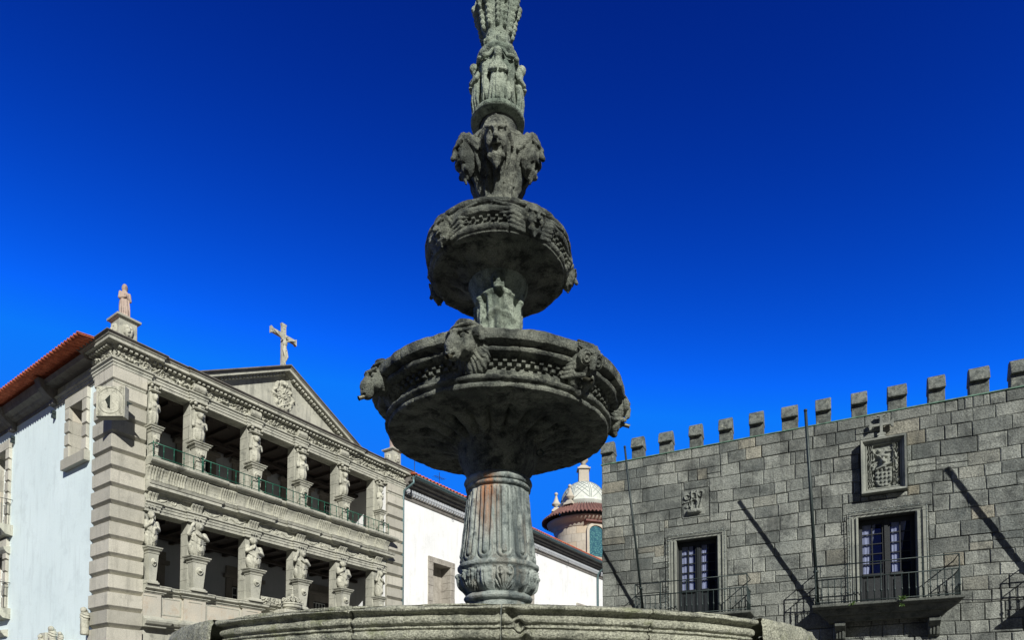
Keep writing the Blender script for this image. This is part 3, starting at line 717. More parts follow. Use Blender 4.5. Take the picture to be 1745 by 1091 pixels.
# piers behind the figures
for c in CEN:
    for z0, z1 in ((6.0, 8.45), (10.16, 12.71)):
        m_ = MB(); hw = .23
        x0, x1 = c - hw, c + hw
        if c < 1.2: x0 = .95
        n_ = 6; hh = (z1 - z0) / n_
        for k in range(n_):
            m_.box(x0, x1, .02, .47, z0 + k * hh + .004, z0 + (k + 1) * hh - .001)
        m_.build('pier', 'loggia', L, bevel=.006, seg=1)
def arch_prof(z, o=0): return [(-.3, z), (o + .03, z), (o + .03, z + .10), (o + .055, z + .102), (o + .055, z + .20), (o + .08, z + .202), (o + .08, z + .27), (o + .13, z + .30), (o + .13, z + .34), (-.3, z + .34)]
m_ = MB(); m_.sweep(jog(A0, A1, CEN, .27, .06), [(-.49, 8.45)] + arch_prof(8.45)[1:-1] + [(-.49, 8.79)]); m_.build('lower_architrave', 'loggia', L)
m_ = MB(); m_.box(A0, A1, -.045, .47, 8.792, 9.09); m_.build('lower_frieze', 'loggia', L)
def corn1(x=0): return [(-.3, 9.09), (.06, 9.09), (.08, 9.13), (.14, 9.15), (.16, 9.17), (.24, 9.18), (.26, 9.19), (.26, 9.29), (.29, 9.30), (.32, 9.37), (.34, 9.40), (.2, 9.42), (-.3, 9.42)]
m_ = MB(); m_.sweep(jog(A0, A1, CEN, .52, .09, .02), corn1()); m_.build('lower_cornice', 'loggia', L)
# pulvinated band with fluted groups
m_ = MB(); pul = [(-.3, 9.42), (.20, 9.425), (.22, 9.46), (.20, 9.49), (.16, 9.50), (.165, 9.60), (.19, 9.70), (.24, 9.80), (.30, 9.88), (.30, 9.93), (-.3, 9.95)]
m_.sweep([(A0, 0), (A1, 0)], pul)
grp = CEN + [(CEN[i] + CEN[i + 1]) / 2 for i in range(5)]
for c in grp:
    for k in range(7):
        x = c - .27 + .09 * k
        if x - .03 < A0 or x + .03 > A1: continue
        m_.sweep([(x - .026, -.012), (x + .026, -.012)], [(.1, 9.49), (.185, 9.50), (.185, 9.60), (.21, 9.70), (.26, 9.80), (.315, 9.88), (.315, 9.92), (.1, 9.92)])
m_.build('fluted_band', 'loggia2', L, bevel=.006, seg=1)
m_ = MB(); m_.sweep(jog(A0, A1, CEN, .52, .07), [(-.5, 9.95), (.30, 9.95), (.33, 9.99), (.40, 10.02), (.44, 10.07), (.44, 10.14), (-.5, 10.16)]); m_.build('balcony_slab', 'loggia', L)
# upper entablature turning round the corner pier
pth = [(.06, 4.6), (.06, 1.25), (-.07, 1.25), (-.07, -.07), (1.02, -.07), (1.02, 0)]
for c in CEN[1:-1]: pth += [(c - .27, 0), (c - .27, -.06), (c + .27, -.06), (c + .27, 0)]
pth += [(11.95, 0), (11.95, -.07), (LEN + .05, -.07), (LEN + .05, 2.0)]
m_ = MB(); m_.sweep(pth, arch_prof(12.72)); m_.build('upper_architrave', 'loggia', L)
m_ = MB(); m_.sweep([(.06, 4.6), (.06, 1.25), (-.07, 1.25), (-.07, -.07), (1.02, -.07), (1.02, 0), (11.95, 0), (11.95, -.07), (LEN + .05, -.07), (LEN + .05, 2)], [(-.3, 13.062), (.035, 13.062), (.035, 13.385), (-.3, 13.385)])
m_.box(.5, 12.5, .28, .49, 12.72, 13.38); m_.build('upper_frieze', 'loggia', L)
cp = [(.06, 18), (.06, 1.25), (-.07, 1.25), (-.07, -.07), (1.05, -.07), (1.05, 0), (2.55, 0), (2.55, -.05), (10.0, -.05), (10.0, 0), (11.9, 0), (11.9, -.07), (LEN + .05, -.07), (LEN + .05, 2)]
m_ = MB(); m_.sweep(cp[1:], [(-.3, 13.387), (.05, 13.387), (.06, 13.40), (.07, 13.475), (.15, 13.48), (.17, 13.49), (.29, 13.492), (.30, 13.50), (.30, 13.59), (.31, 13.60), (.33, 13.61), (.36, 13.66), (.40, 13.69), (.40, 13.71), (-.3, 13.73)])
m_.build('main_cornice', 'loggia', L)
m_ = MB(); m_.sweep(cp[1:], [(-.3, 13.715), (.333, 13.618), (.365, 13.663), (.404, 13.69), (.404, 13.716), (-.3, 13.736)]); m_.build('cornice_capping', 'eave', L)
m_ = MB()
def along(p, q, step, f):
    p, q = Vector(p), Vector(q); d = (q - p); n_ = int(d.length / step); d.normalize(); o = Vector((d.y, -d.x))
    for k in range(n_): f(p + d * (k + .5) * step, d, o)
def dent(p, d, o, z0=13.388, z1=13.452, a=.03, b=.215, hw=.042):
    c = [p + o * a - d * hw, p + o * b - d * hw, p + o * b + d * hw, p + o * a + d * hw]
    m_.add([(v.x, v.y, z0) for v in c] + [(v.x, v.y, z1) for v in c], [(3, 2, 1, 0), (4, 5, 6, 7), (0, 1, 5, 4), (1, 2, 6, 5), (2, 3, 7, 6), (3, 0, 4, 7)])
for i in range(len(cp) - 2):
    if (Vector(cp[i + 1]) - Vector(cp[i])).length > .5 and i > 0: along(cp[i], cp[i + 1], .165, dent)
along((.06, 4.6), (.06, 1.3), .165, dent)
m_.build('dentils', 'loggia', L)
# carved friezes
def vine(u, v, H=.24, A=.055, per=.74, sd=0):
    s = ((u + sd) % per) - per / 2; k = np.floor((u + sd) / per); sg = np.where(k % 2 < 1, 1, -1)
    cy = H / 2 + sg * .012; r = np.hypot(s, (v - cy) * 1.25); th = np.arctan2((v - cy) * sg, s)
    sp = .5 + .5 * np.cos(r * 75 - th * 1.0 + k); fig = np.exp(-(r / .15) ** 2)
    vinel = np.exp(-((v - H / 2 - .06 * np.sin(2 * math.pi * (u + sd) / per / 2)) / .022) ** 2)
    leafs = (np.abs(np.sin(u * 21 + 3 * np.sin(v * 30 + k))) ** 2) * np.clip(1 - np.abs(v - H / 2) / (H / 2), 0, 1) ** .5
    n_ = fbm(u * 1.0, v, 0 * u + sd, 13., 3)
    h = A * (.65 * sp * fig + .45 * vinel + .45 * leafs * (.6 + n_) + .25 * np.clip(n_, -.3, 1))
    edge = np.clip(np.minimum(v, H - v) / .02, 0, 1)
    return np.clip(h, 0, A * 1.2) * edge + .002
relief('frieze_carving', 10.9, .31, lambda u, v: vine(u, v, .31, .12), .013, 'loggia2', L, (1.04, -.04, 13.068))
relief('frieze_carving', 1.08, .31, lambda u, v: vine(u, v, .31, .10, .5, .3), .013, 'loggia2', L, (-.07, -.11, 13.068))
relief('frieze_carving', 1.12, .31, lambda u, v: vine(u, v, .31, .10, .5, .6), .013, 'loggia2', L, (11.95, -.11, 13.068))
relief('frieze_carving', 1.30, .31, lambda u, v: vine(u, v, .31, .10, .6, .1), .013, 'loggia2', L, (-.11, 1.23, 13.068), rz=-math.pi / 2)
def swag(u, v, Wd=1.9):
    h = 0
    s = np.abs(u - Wd / 2); c = .40; w_ = .30
    x = (s - c - .10) / w_; yy = .20 - .13 * (1 - x ** 2); dd = np.abs(v - yy)
    h = h + .045 * bump(dd, .012 + .028 * np.clip(1 - x ** 2, 0, 1) + 1e-3) * (np.abs(x) < 1) * (.8 + .2 * np.sin(u * 75) * np.sin(v * 80))
    r = np.hypot(u - Wd / 2, v - .14); h = h + .04 * np.exp(-((r - .075) / .016) ** 2) + .03 * bump(r, .035)
    h = h + .02 * np.exp(-(np.hypot(s - .19, v - .14) / .03) ** 2) + .025 * np.exp(-((s - .80) / .02) ** 2) * (v > .06) * (v < .24)
    return h + .001
for i in range(5):
    x0, x1 = CEN[i] + .2, CEN[i + 1] - .2
    relief('swag_carving', x1 - x0, .28, lambda u, v, W_=x1 - x0: swag(u, v, W_), .013, 'loggia2', L, (x0, -.05, 8.80))
# fluted consoles over the lower figures, carved masks over the upper ones
for i, c in enumerate(CEN):
    m_ = MB(); x0, x1 = max(A0, c - .20), min(A1, c + .20)
    n_ = 4
    for k in range(n_):
        a = c - .21 + .105 * k + .008; b = a + .088
        if a < A0 - .005 or b > A1: continue
        m_.sweep([(a, -.05), (b, -.05)], [(-.02, 8.80), (.05, 8.80), (.055, 8.86), (.09, 8.95), (.16, 9.04), (.17, 9.085), (-.02, 9.085)])
    m_.build('console', 'loggia2', L, bevel=.018, seg=2)
    m_ = MB()
    for k in range(3): m_.box(max(A0, c - .15 + .1 * k), c - .09 + .1 * k, -.22, -.20, 8.60, 8.66)
    m_.build('guttae', 'loggia', L, bevel=.008)
    if 0 < i < 5:
        m_ = MB(); m_.sweep([(c - .23, -.05), (c + .23, -.05)], [(-.02, 13.065), (.06, 13.07), (.13, 13.11), (.19, 13.2), (.19, 13.28), (.15, 13.35), (.05, 13.383), (-.02, 13.383)]); m_.build('console', 'loggia2', L, bevel=.03, seg=3)
# ---- the carved supporting figures
def lo_fig(P, v=0):
    z = P[2]; d = ell(P, (0, -.04, .32), (.21, .17, .34))                       # draped hips
    d = d + .012 * np.sin(P[0] * 60 + z * 14) * (z < .45)
    d = U(d, ell(P, (0, -.06, .66), (.175, .13, .22)), .05)                    # chest
    d = U(d, cap(P, (0, -.06, .82), (0, -.09, .95), .055), .02)
    hx = .03 * (1 if v else -1)
    d = U(d, ell(P, (hx, -.12, 1.0), (.085, .095, .115)), .02)
    d = U(d, ell(P, (hx, -.215, .985), (.016, .03, .03)), .01)
    for k in (-1, 1): d = SUB(d, ell(P, (hx + k * .035, -.215, 1.01), (.022, .02, .014)), .006)
    d = SUB(d, ell(P, (hx, -.225, .93), (.03, .02, .009)), .004)
    d = U(d, ell(P, (hx, -.07, 1.04), (.115, .10, .11)) + .008 * np.sin(P[0] * 90), .02)   # hair / headcloth
    sh = ((-.19, -.05, .80), (.19, -.05, .80))
    if v == 0:
        d = U(d, chain(P, [sh[0], (-.23, -.10, .62), (-.10, -.22, .74), (-.06, -.21, .84)], [.07, .06, .045, .04]), .02)
        d = U(d, chain(P, [sh[1], (.24, -.10, .58), (.05, -.23, .60)], [.07, .06, .045]), .02)
    else:
        d = U(d, chain(P, [sh[0], (-.24, -.10, .70), (-.19, -.14, .95), (-.13, -.12, 1.08)], [.07, .055, .045, .045]), .02)
        d = U(d, chain(P, [sh[1], (.24, -.12, .62), (.02, -.23, .68), (-.08, -.22, .74)], [.07, .06, .05, .04]), .02)
    for k in range(4):                                                      # cloak folds swung across the body
        d = U(d, chain(P, [(-.17, -.13, .72 - .055 * k), (0, -.215, .57 - .05 * k), (.2, -.11, .66 - .06 * k)], [.022, .030, .022]), .012)
    d = U(d, ell(P, (.02, -.18, .25), (.085, .06, .12)) , .01)
    d = SUB(d, np.abs(ell(P, (.02, -.22, .25), (.06, .06, .09))) - .006, .004)
    return np.maximum(np.maximum(d, P[1] - .12), -z)
def up_fig(P):
    z = P[2]; d = bx(P, (0, .02, .5), (.15, .09, .52), .02)
    d = U(d, ell(P, (0, -.07, .28), (.13, .12, .22)) + .008 * np.sin(P[0] * 70), .03)
    d = U(d, ell(P, (0, -.09, .56), (.12, .10, .17)), .04)
    for k in (-1, 1):
        d = U(d, ell(P, (k * .055, -.17, .58), (.045, .045, .045)), .012)
        d = U(d, chain(P, [(k * .14, -.06, .66), (k * .16, -.08, .52)], [.055, .045]), .02)
    d = U(d, cap(P, (0, -.09, .70), (0, -.10, .80), .045), .015)
    d = U(d, ell(P, (0, -.13, .84), (.07, .085, .10)), .015)
    d = U(d, ell(P, (0, -.215, .83), (.014, .025, .025)), .008)
    for k in (-1, 1): d = SUB(d, ell(P, (k * .03, -.21, .855), (.018, .02, .012)), .005)
    d = U(d, ell(P, (0, -.09, .90), (.10, .10, .07)) + .006 * np.sin(P[0] * 110), .015)
    return np.maximum(np.maximum(d, P[1] - .11), -z)
def capital(P):
    z = P[2]; d = cap(P, (0, 0, .0), (0, 0, .22), .15, .20)
    th = np.arctan2(P[0], -P[1])
    d = U(ell(P, (0, 0, .10), (.19, .17, .12)) + .018 * np.abs(np.sin(th * 4 + 6 * z)), bx(P, (0, .0, .21), (.23, .2, .025), .01), .01)
    for k in (-1, 1): d = U(d, ell(P, (k * .17, -.15, .14), (.05, .05, .05)), .02)
    d = U(d, bx(P, (0, 0, .012), (.19, .16, .018), .01), .01)
    return np.maximum(d, P[1] - .1)
def lion(P):
    d = ell(P, (0, 0, 0), (.085, .07, .095))
    for k in (-1, 1):
        d = U(d, ell(P, (k * .03, -.07, -.02), (.03, .03, .03)), .01); d = SUB(d, ell(P, (k * .032, -.07, .025), (.018, .02, .012)), .005)
    rr = np.hypot(P[0], P[2] + .03); d = U(d, np.hypot(rr - .10, P[1] + .035) - .016, .006)
    return np.maximum(U(d, ell(P, (0, .02, .0), (.12, .04, .12)), .01), P[1] - .03)
me_lo = [sculpt('carved_figure', lambda P, v=v: lo_fig(P, v), (-.33, -.3, -.01), (.33, .14, 1.2), .014, .003, 30, 'loggia2') for v in (0, 1)]
me_up = sculpt('carved_figure', up_fig, (-.24, -.28, -.01), (.24, .14, 1.05), .012, .003, 30, 'loggia2')
me_cap = sculpt('capital', capital, (-.26, -.24, -.01), (.26, .12, .26), .011, .002, 40, 'loggia2')
me_lion = sculpt('ring_mask', lion, (-.14, -.12, -.15), (.14, .05, .14), .010, 0, 30, 'loggia2')
for i, c in enumerate(CEN):
    sx = .66 if i in (0, 5) else 1.
    # lower order
    b = MB(); b.frus(0, 0, 0, .58, .40, .06, .58, .40); b.frus(0, 0, .06, .52, .36, .12, .44, .32); b.frus(0, 0, .12, .34, .27, 1.00, .50, .34)
    b.frus(0, 0, 1.00, .54, .38, 1.04, .56, .40); b.frus(0, 0, 1.04, .50, .36, 1.10, .60, .44); b.frus(0, 0, 1.10, .66, .48, 1.14, .70, .52); b.frus(0, 0, 1.141, .60, .44, 1.17, .66, .48); b.frus(0, 0, 1.17, .74, .54, 1.215, .78, .56)
    o = b.build('figure_pedestal', 'loggia', L, (c, -.19, 6.0), bevel=.005, seg=1); o.scale.x = sx
    put('ring_mask', me_lion, None, o, (0, -.17, .74))
    f = put('carved_figure', me_lo[i % 2], None, L, (c, -.10, 7.215), 0, (1.36 * sx, 1.22, 1.06))
    # upper order
    b = MB(); b.frus(0, 0, 0, .50, .38, .07, .50, .38); b.frus(0, 0, .07, .46, .34, .13, .40, .28); b.frus(0, 0, .13, .30, .24, .24, .28, .22); b.frus(0, 0, .24, .30, .24, .88, .42, .30)
    b.frus(0, 0, .88, .46, .34, .92, .52, .38); b.frus(0, 0, .92, .48, .36, .98, .54, .42); b.frus(0, 0, .98, .62, .46, 1.02, .64, .48); b.frus(0, 0, 1.02, .56, .42, 1.05, .60, .46); b.frus(0, 0, 1.05, .68, .50, 1.09, .72, .54)
    o = b.build('figure_pedestal', 'loggia2', L, (c, -.19, 10.16), bevel=.005, seg=1); o.scale.x = sx
    put('ring_mask', me_lion, None, o, (0, -.15, .66), 0, 1.25)
    put('carved_figure', me_up, None, L, (c, -.10, 11.25), 0, (1.42 * sx, 1.28, 1.15))
    put('capital', me_cap, None, L, (c, -.13, 12.44), 0, (1.22 * sx, 1.12, 1.12))
    b = MB(); b.box(-.22 * sx, .22 * sx, -.04, .14, 0, 1.2); b.build('figure_backing', 'loggia', L, (c, -.08 + .04, 11.25))
# galleries: floors, ceilings, back walls, doors
m_ = MB()
for z0, z1 in ((4.62, 5.0), (9.96, 10.15)): m_.box(.96, 12.02, .31, 3.1, z0, z1)
m_.build('gallery_floor', 'inner', L)
m_ = MB()
for z in (8.46, 12.68): m_.box(.96, 12.0, .50, 3.1, z, z + .1)
for z in (8.34, 12.56):
    for k in range(15): m_.box(1.2 + .74 * k, 1.34 + .74 * k, .50, 3.1, z, z + .12)
    m_.box(.97, 12.01, 1.9, 2.1, z - .12, z - .001)
m_.build('gallery_ceiling', 'ceilwood', L)
lowdoors = [(1.9, 3.0), (6.1, 7.2), (10.3, 11.2)]
updoors = [(1.5, 2.6), (3.9, 5.0), (6.3, 7.4), (8.7, 9.8), (10.9, 11.7)]
m_ = MB(); holes_wall(m_, lambda a, d: (a, d + 3.1), .9, 12.05, 4.6, 9.9, [(a, b, 5.0, 7.2) for a, b in lowdoors], .3)
holes_wall(m_, lambda a, d: (a, d + 3.1), .9, 12.05, 9.9, 12.9, [(a, b, 10.15, 12.1) for a, b in updoors], .3)
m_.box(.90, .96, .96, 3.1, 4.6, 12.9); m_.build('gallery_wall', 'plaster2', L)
m_ = MB(); m_.box(12.0, 12.028, .06, 3.1, 4.6, 12.7); m_.build('end_wall', 'plaster', L)
for ds, z0, z1 in ((lowdoors, 5.0, 7.2), (updoors, 10.15, 12.1)):
    for a, b in ds:
        m_ = MB(); m_.box(a - .28, a, 3.02, 3.3, z0, z1 + .3); m_.box(b, b + .28, 3.02, 3.3, z0, z1 + .3); m_.box(a, b, 3.02, 3.3, z1, z1 + .3); m_.box(a - .4, b + .4, 2.9, 3.2, z1 + .301, z1 + .46); m_.box(a - .3, b + .3, 3.0, 3.09, z1 + .46, z1 + .8)
        fr = m_.build('door_frame', 'inner', L, bevel=.01, seg=1)
        m_ = MB(); m_.box(a, b, 3.22, 3.26, z0, z1); m_.build('door_leaf', 'wood', fr)
        m_ = MB(); x = (a + b) / 2
        for xx in np.linspace(a + .1, b - .1, 5): m_.box(xx - .015, xx + .015, 3.18, 3.215, z0 + .9, z1 - .05)
        for zz in np.linspace(z0 + .9, z1 - .05, 5): m_.box(a + .1, b - .1, 3.175, 3.21, zz - .015, zz + .015)
        m_.build('glazing_bars', 'whitepaint', fr)
# green railing of the upper loggia
for i in range(5):
    x0, x1 = CEN[i] - .02, CEN[i + 1] + .02
    if i == 0: x0 = 1.02
    if i == 4: x1 = 11.75
    r_ = MB(); yy = -.43
    r_.tube([(x0, yy, 10.65), (x1, yy, 10.65)], .016, 6); r_.tube([(x0, yy, 10.22), (x1, yy, 10.22)], .012, 6)
    n_ = max(3, int((x1 - x0) / .31))
    for k in range(n_ + 1):
        x = x0 + (x1 - x0) * k / n_; big = k in (0, n_)
        r_.tube([(x, yy, 10.10), (x, yy, 10.41), (x, yy, 10.43), (x, yy, 10.45), (x, yy, 10.47), (x, yy, 10.66 + .05 * big)], [.012, .012, .024, .024, .012, .012], 6)
    r_.build('green_railing', 'green', L)
r_ = MB(); r_.tube([(1.02, -.43, 10.65), (1.02, -.1, 10.65)], .014, 6); r_.tube([(11.75, -.43, 10.65), (11.75, -.08, 10.65)], .014, 6); r_.build('green_railing', 'green', L)
# pediment
PL, PR, PA, PZ0, PZ1 = 2.5, 10.08, 6.3, 13.68, 15.72
m_ = MB(); m_.extr([(PL + .5, -.02, 13.70), (PR - .5, -.02, 13.70), (PA, -.02, PZ1 - .25)], (0, .5, 0)); m_.build('tympanum', 'loggia', L)
def rake(name, x0, z0, x1, z1, prof, m, mat_='loggia', y=0.):
    d = Vector((x1 - x0, z1 - z0)).normalized(); n_ = Vector((-d.y, d.x)) if d.x > 0 else Vector((d.y, -d.x)); b = MB()
    n_ = n_ if n_.y > 0 else -n_
    for (px, pz) in ((x0, z0), (x1, z1)):
        for o_, t_ in prof:
            if px == x1: k = t_ / n_.y; b.v.append((px, y - o_, pz + k))         # plumb cut at the apex
            else: b.v.append((px + n_.x * t_, y - o_, pz + n_.y * t_))
    k = len(prof); b.f = [(i, k + i, k + i + 1, i + 1) for i in range(k - 1)] + [tuple(range(k)), tuple(range(k, 2 * k))[::-1]]; b.sm = [False] * len(b.f)
    return b.build(name, mat_, m)
rp = [(-.5, -.34), (.0, -.34), (.03, -.30), (.05, -.215), (.14, -.205), (.16, -.19), (.31, -.187), (.32, -.18), (.32, -.09), (.34, -.08), (.37, -.03), (.42, -.02), (.42, .01), (-.6, .03)]
rake('raking_cornice', PL, PZ0 + .03, PA, PZ1, rp, L); rake('raking_cornice', PR, PZ0 + .03, PA, PZ1, rp, L)
rc = [(-.6, .0), (.343, -.078), (.375, -.028), (.424, -.018), (.424, .014), (-.6, .036)]
rake('cornice_capping', PL, PZ0 + .03, PA, PZ1, rc, L, 'eave'); rake('cornice_capping', PR, PZ0 + .03, PA, PZ1, rc, L, 'eave')
m_ = MB()
for x0, sg in ((PL, 1), (PR, -1)):
    d = Vector((PA - x0, PZ1 - PZ0 - .03)); n_ = int(d.length / .165); d /= d.length
    nn = Vector((-d.y, d.x)) * (1 if d.x > 0 else -1)
    for k in range(6, n_ - 1):
        c = Vector((x0, PZ0 + .03)) + d * (k * .165); a = c + nn * (-.295) - d * .045; b_ = c + nn * (-.295) + d * .045; e = nn * .085
        m_.extr([(a.x, -.21, a.y), (b_.x, -.21, b_.y), ((b_ + e).x, -.21, (b_ + e).y), ((a + e).x, -.21, (a + e).y)], (0, .20, 0))
m_.build('dentils', 'loggia', L)
def arms1(u, v):
    x, y = u - .62, v - .66; r = np.hypot(x / .9, y); th = np.arctan2(y, x)
    h = .05 * bump(r, .60) * 0
    rays = .05 * (.55 + .45 * np.cos(th * 18)) * ((r > .15) & (r < .36)); ring = .09 * np.exp(-((r - .11) / .03) ** 2) + .07 * bump(r, .07)
    th2 = th * 9; car = .13 * np.exp(-((r - .47 - .06 * np.cos(th * 6)) / .06) ** 2) * (.55 + .45 * np.cos(th * 11 + 14 * r))
    crown = .14 * bump(np.hypot(x / .2, (y - .50) / .13), 1) * (.7 + .3 * np.cos(x * 50)) + .13 * bump(np.hypot(x / .25, (y + .52) / .10), 1) * (.7 + .3 * np.cos(x * 40 + y * 20))
    h = np.maximum.reduce([rays, ring, car, crown]) + .02 * fbm(u, v, 0 * u, 14, 2) * (r < .56)
    out = (r > .58) & (crown < .01) & (car < .03)
    return np.where(out, 0, np.clip(h, 0, .2))
relief('coat_of_arms', 1.24, 1.32, arms1, .016, 'loggia2', L, (5.62, -.03, 13.86), trim=True)
# roof behind the facade and side eaves
def tiles(name, x0, x1, y0, y1, z0, z1, per, parent, m='tile', amp=.045, along_y=True, th=.05, fnn=None):
    """corrugated tile sheet rising from (x0) to (x1); channels run up the slope, waves run along y"""
    ny = int((y1 - y0) / per * 10); nx = 26
    yy = np.linspace(y0, y1, ny); tt = np.linspace(0, 1, nx); T, Y = np.meshgrid(tt, yy)
    ph = (Y / per) % 1; wv = amp * np.sin(2 * math.pi * Y / per)
    stp = .018 * ((T * nx / 1.0) % 1)
    top = z0 + (z1 - z0) * T + wv; X = x0 + (x1 - x0) * T
    V1 = np.stack([X, Y, top + th], -1).reshape(-1, 3); V2 = np.stack([X, Y, top], -1).reshape(-1, 3)
    i = np.arange(ny - 1)[:, None]; j = np.arange(nx - 1)[None]
    Q = np.stack([i * nx + j, i * nx + j + 1, (i + 1) * nx + j + 1, (i + 1) * nx + j], -1).reshape(-1, 4); N = ny * nx
    i = np.arange(ny - 1); E1 = np.stack([i * nx, (i + 1) * nx, (i + 1) * nx + N, i * nx + N], -1)
    E2 = np.array([[j, j + 1, j + 1 + N, j + N] for j in range(nx - 1)]); E3 = E2 + (ny - 1) * nx
    me = npmesh(name, np.concatenate([V1, V2]), np.concatenate([Q, Q[:, ::-1] + N, E1, E2, E3]), True)
    o = put(name, me, m, parent); return o
o = tiles('tiled_roof', -.92, 5.0, .42, 18, 13.62, 14.42, .22, L, amp=.035)
m_ = MB(); m_.extr([(-.4, 18, 13.52), (5.0, 18, 14.27), (5.0, 18, 13.52)], (0, -17.4, 0)); m_.box(5.0, 13.0, .8, 18, 13.2, 13.8); m_.build('roof_body', 'eave', L)
# stone eaves of the side
m_ = MB(); m_.sweep([(.05, 18), (.05, 4.6)], [(-.2, 12.98), (.03, 12.98), (.04, 13.10), (.12, 13.12), (.2, 13.16), (.25, 13.22), (.42, 13.28), (.46, 13.40), (.50, 13.56), (-.2, 13.57)])
m_.sweep([(.05, 4.6), (.05, 1.3)], [(-.2, 13.36), (.3, 13.365), (.42, 13.37), (.48, 13.50), (-.2, 13.56)])
for y in (4.5, 8.2, 12.2): m_.sweep([(.04, y + .18), (.04, y - .18)], [(-.02, 12.8), (.14, 12.82), (.16, 12.95), (.34, 13.08), (.52, 13.25), (.62, 13.55), (-.02, 13.56)])
m_.build('side_eaves', 'eave', L)
m_ = MB()
for y in (4.5, 8.2):
    for z in (12.35, 12.5): m_.box(-.08, .04, y - .05, y + .05, z, z + .12)
m_.box(-.12, -.01, 1.28, 1.38, 13.0, 13.12); m_.build('eave_peg', 'iron', L)
# side windows with blocky stone surrounds
def side_window(a0, a1, z0, z1, sill=True):
    m_ = MB(); n_ = int((z1 - z0) / .42); hh = (z1 - z0) / n_
    for k in range(n_):
        for s in (-1, 1):
            e = .36 if k % 2 == 0 else .34
            y0, y1 = (a0 - e, a0) if s < 0 else (a1, a1 + e)
            zz = z0 + k * hh
            m_.extr([(.052, y0, zz + .003), (-.06, y0, zz + .07), (-.06, y0, zz + hh - .01), (.052, y0, zz + hh - .003)], (0, y1 - y0, 0))
            m_.box(.052, .42, y0 + (0 if s > 0 else .2), y1 - (0 if s < 0 else .2), zz, zz + hh)
    m_.box(-.06, .42, a0 - .36, a1 + .36, z1 + .002, z1 + .36)
    if sill: m_.box(-.13, .42, a0 - .42, a1 + .42, z0 - .36, z0 - .002)
    fr = m_.build('window_frame', 'quoin', L, bevel=.008, seg=1)
    m_ = MB(); m_.box(.40, .43, a0, a1, z0, z1); m_.build('pane', 'glass', fr)
    m_ = MB(); m_.box(.5, .55, a0, a1, z0, z1); m_.build('dark_room', 'black', fr)
    m_ = MB()
    for y in (np.linspace(a0, a1, 5) if not sill else (a0 + .02,)): m_.box(.34, .39, y - .03, y + .03, z0, z1)
    for z in (np.linspace(z0, z1, 6) if not sill else (z0 + .02,)): m_.box(.33, .385, a0, a1, z - .022, z + .022)
    m_.build('sash', 'whitepaint', fr); return fr
side_window(2.15, 3.12, 10.55, 12.35)
for z0, z1 in ((9.1, 12.2), (5.85, 8.25)):
    fr = side_window(8.75, 10.1, z0, z1, False)
    m_ = MB(); m_.sweep([(.05, 11.0), (.05, 8.1)], [(0, z0 - .42), (.25, z0 - .38), (.4, z0 - .2), (.52, z0 - .12), (.55, z0 - .01), (0, z0)])
    m_.build('balcony_slab', 'loggia', fr)
    m_ = MB(); m_.tube([(-.45, 11, z0 + 1), (-.45, 8.2, z0 + 1), (.04, 8.2, z0 + 1)], .014, 6)
    for k in range(24): m_.tube([(-.45, 8.2 + .118 * k, z0), (-.45, 8.2 + .118 * k, z0 + 1)], .009, 5)
    for x in (-.3, -.15): m_.tube([(x, 8.2, z0), (x, 8.2, z0 + 1)], .009, 5)
    m_.build('balcony_railing', 'iron', fr)
    m_ = MB(); m_.box(.2, .23, 8.75, 8.95, z0, z1); m_.build('shutter', 'greenpaint', fr)
    m_ = MB(); m_.sweep([(.05, 10.6), (.05, 8.3)], [(0, z0 - 1.1), (.12, z0 - 1.05), (.2, z0 - .95), (.24, z0 - .85), (0, z0 - .8)]); m_.build('hood_moulding', 'loggia', fr)
# carved portal crest on the side wall and the crowned crest on the parapet
def crown(P):
    z = P[2]; r = np.hypot(P[0], P[1] * 1.2); th = np.arctan2(P[0], -P[1])
    d = np.hypot(r - .33, z - .06) - .055; d = U(d, np.hypot(r - .36, z - .16) - .04, .01)
    d = U(d, ell(P, (0, 0, .0), (.33, .25, .12)), .02)
    for k in range(10):
        a = k * 2 * math.pi / 10 + .15; cx_, cy_ = math.sin(a) * .36, -math.cos(a) * .30
        d = U(d, np.hypot(np.hypot(P[0] - cx_ * .98, z - .30) - .07, P[1] - cy_) - .022, .01)
        d = U(d, cap(P, (cx_, cy_, .3), (cx_ * .35, cy_ * .35, .46), .028, .022), .01)
    d = U(d, ell(P, (0, 0, .50), (.075, .075, .085)), .02)
    d = U(d, cap(P, (0, 0, .55), (0, 0, .88), .025), .01); d = U(d, cap(P, (-.11, 0, .76), (.11, 0, .76), .024), .01)
    d = U(d, ell(P, (0, 0, .62), (.05, .05, .03)), .01)
    return d
me_cr = sculpt('crown_crest', crown, (-.48, -.42, -.12), (.48, .42, .93), .013, .002, 30, 'loggia2')
put('crown_crest', me_cr, None, L, (6.42, -.52, 5.93), 0, 1)
m_ = MB(); m_.box(5.9, 6.95, -.75, -.03, 5.2, 5.85); m_.build('crest_shield', 'loggia2', L, bevel=.06, seg=3)
relief('crest_scroll', .9, .3, lambda u, v: vine(u, v, .3, .10, .45), .014, 'loggia2', L, (5.15, -.30, 5.96)); 
def lump(P):
    d = ell(P, (0, 0, .15), (.16, .12, .18)) + .03 * np.sin(P[0] * 35 + P[2] * 30) * np.cos(P[2] * 38)
    d = U(d, ell(P, (.05, -.06, .33), (.09, .09, .10)), .02); return U(d, cap(P, (0, 0, 0), (0, 0, -.4), .12), .03)
me_l = sculpt('portal_carving', lump, (-.25, -.2, -.45), (.25, .2, .46), .014, .008, 16, 'loggia2')
for v_, z_, s_ in ((3.55, 4.33, 1), (4.45, 4.2, .8), (1.15, 4.75, 1.0), (2.9, 4.22, .7)): put('portal_carving', me_l, None, L, (-.22, v_, z_), -math.pi / 2, s_)
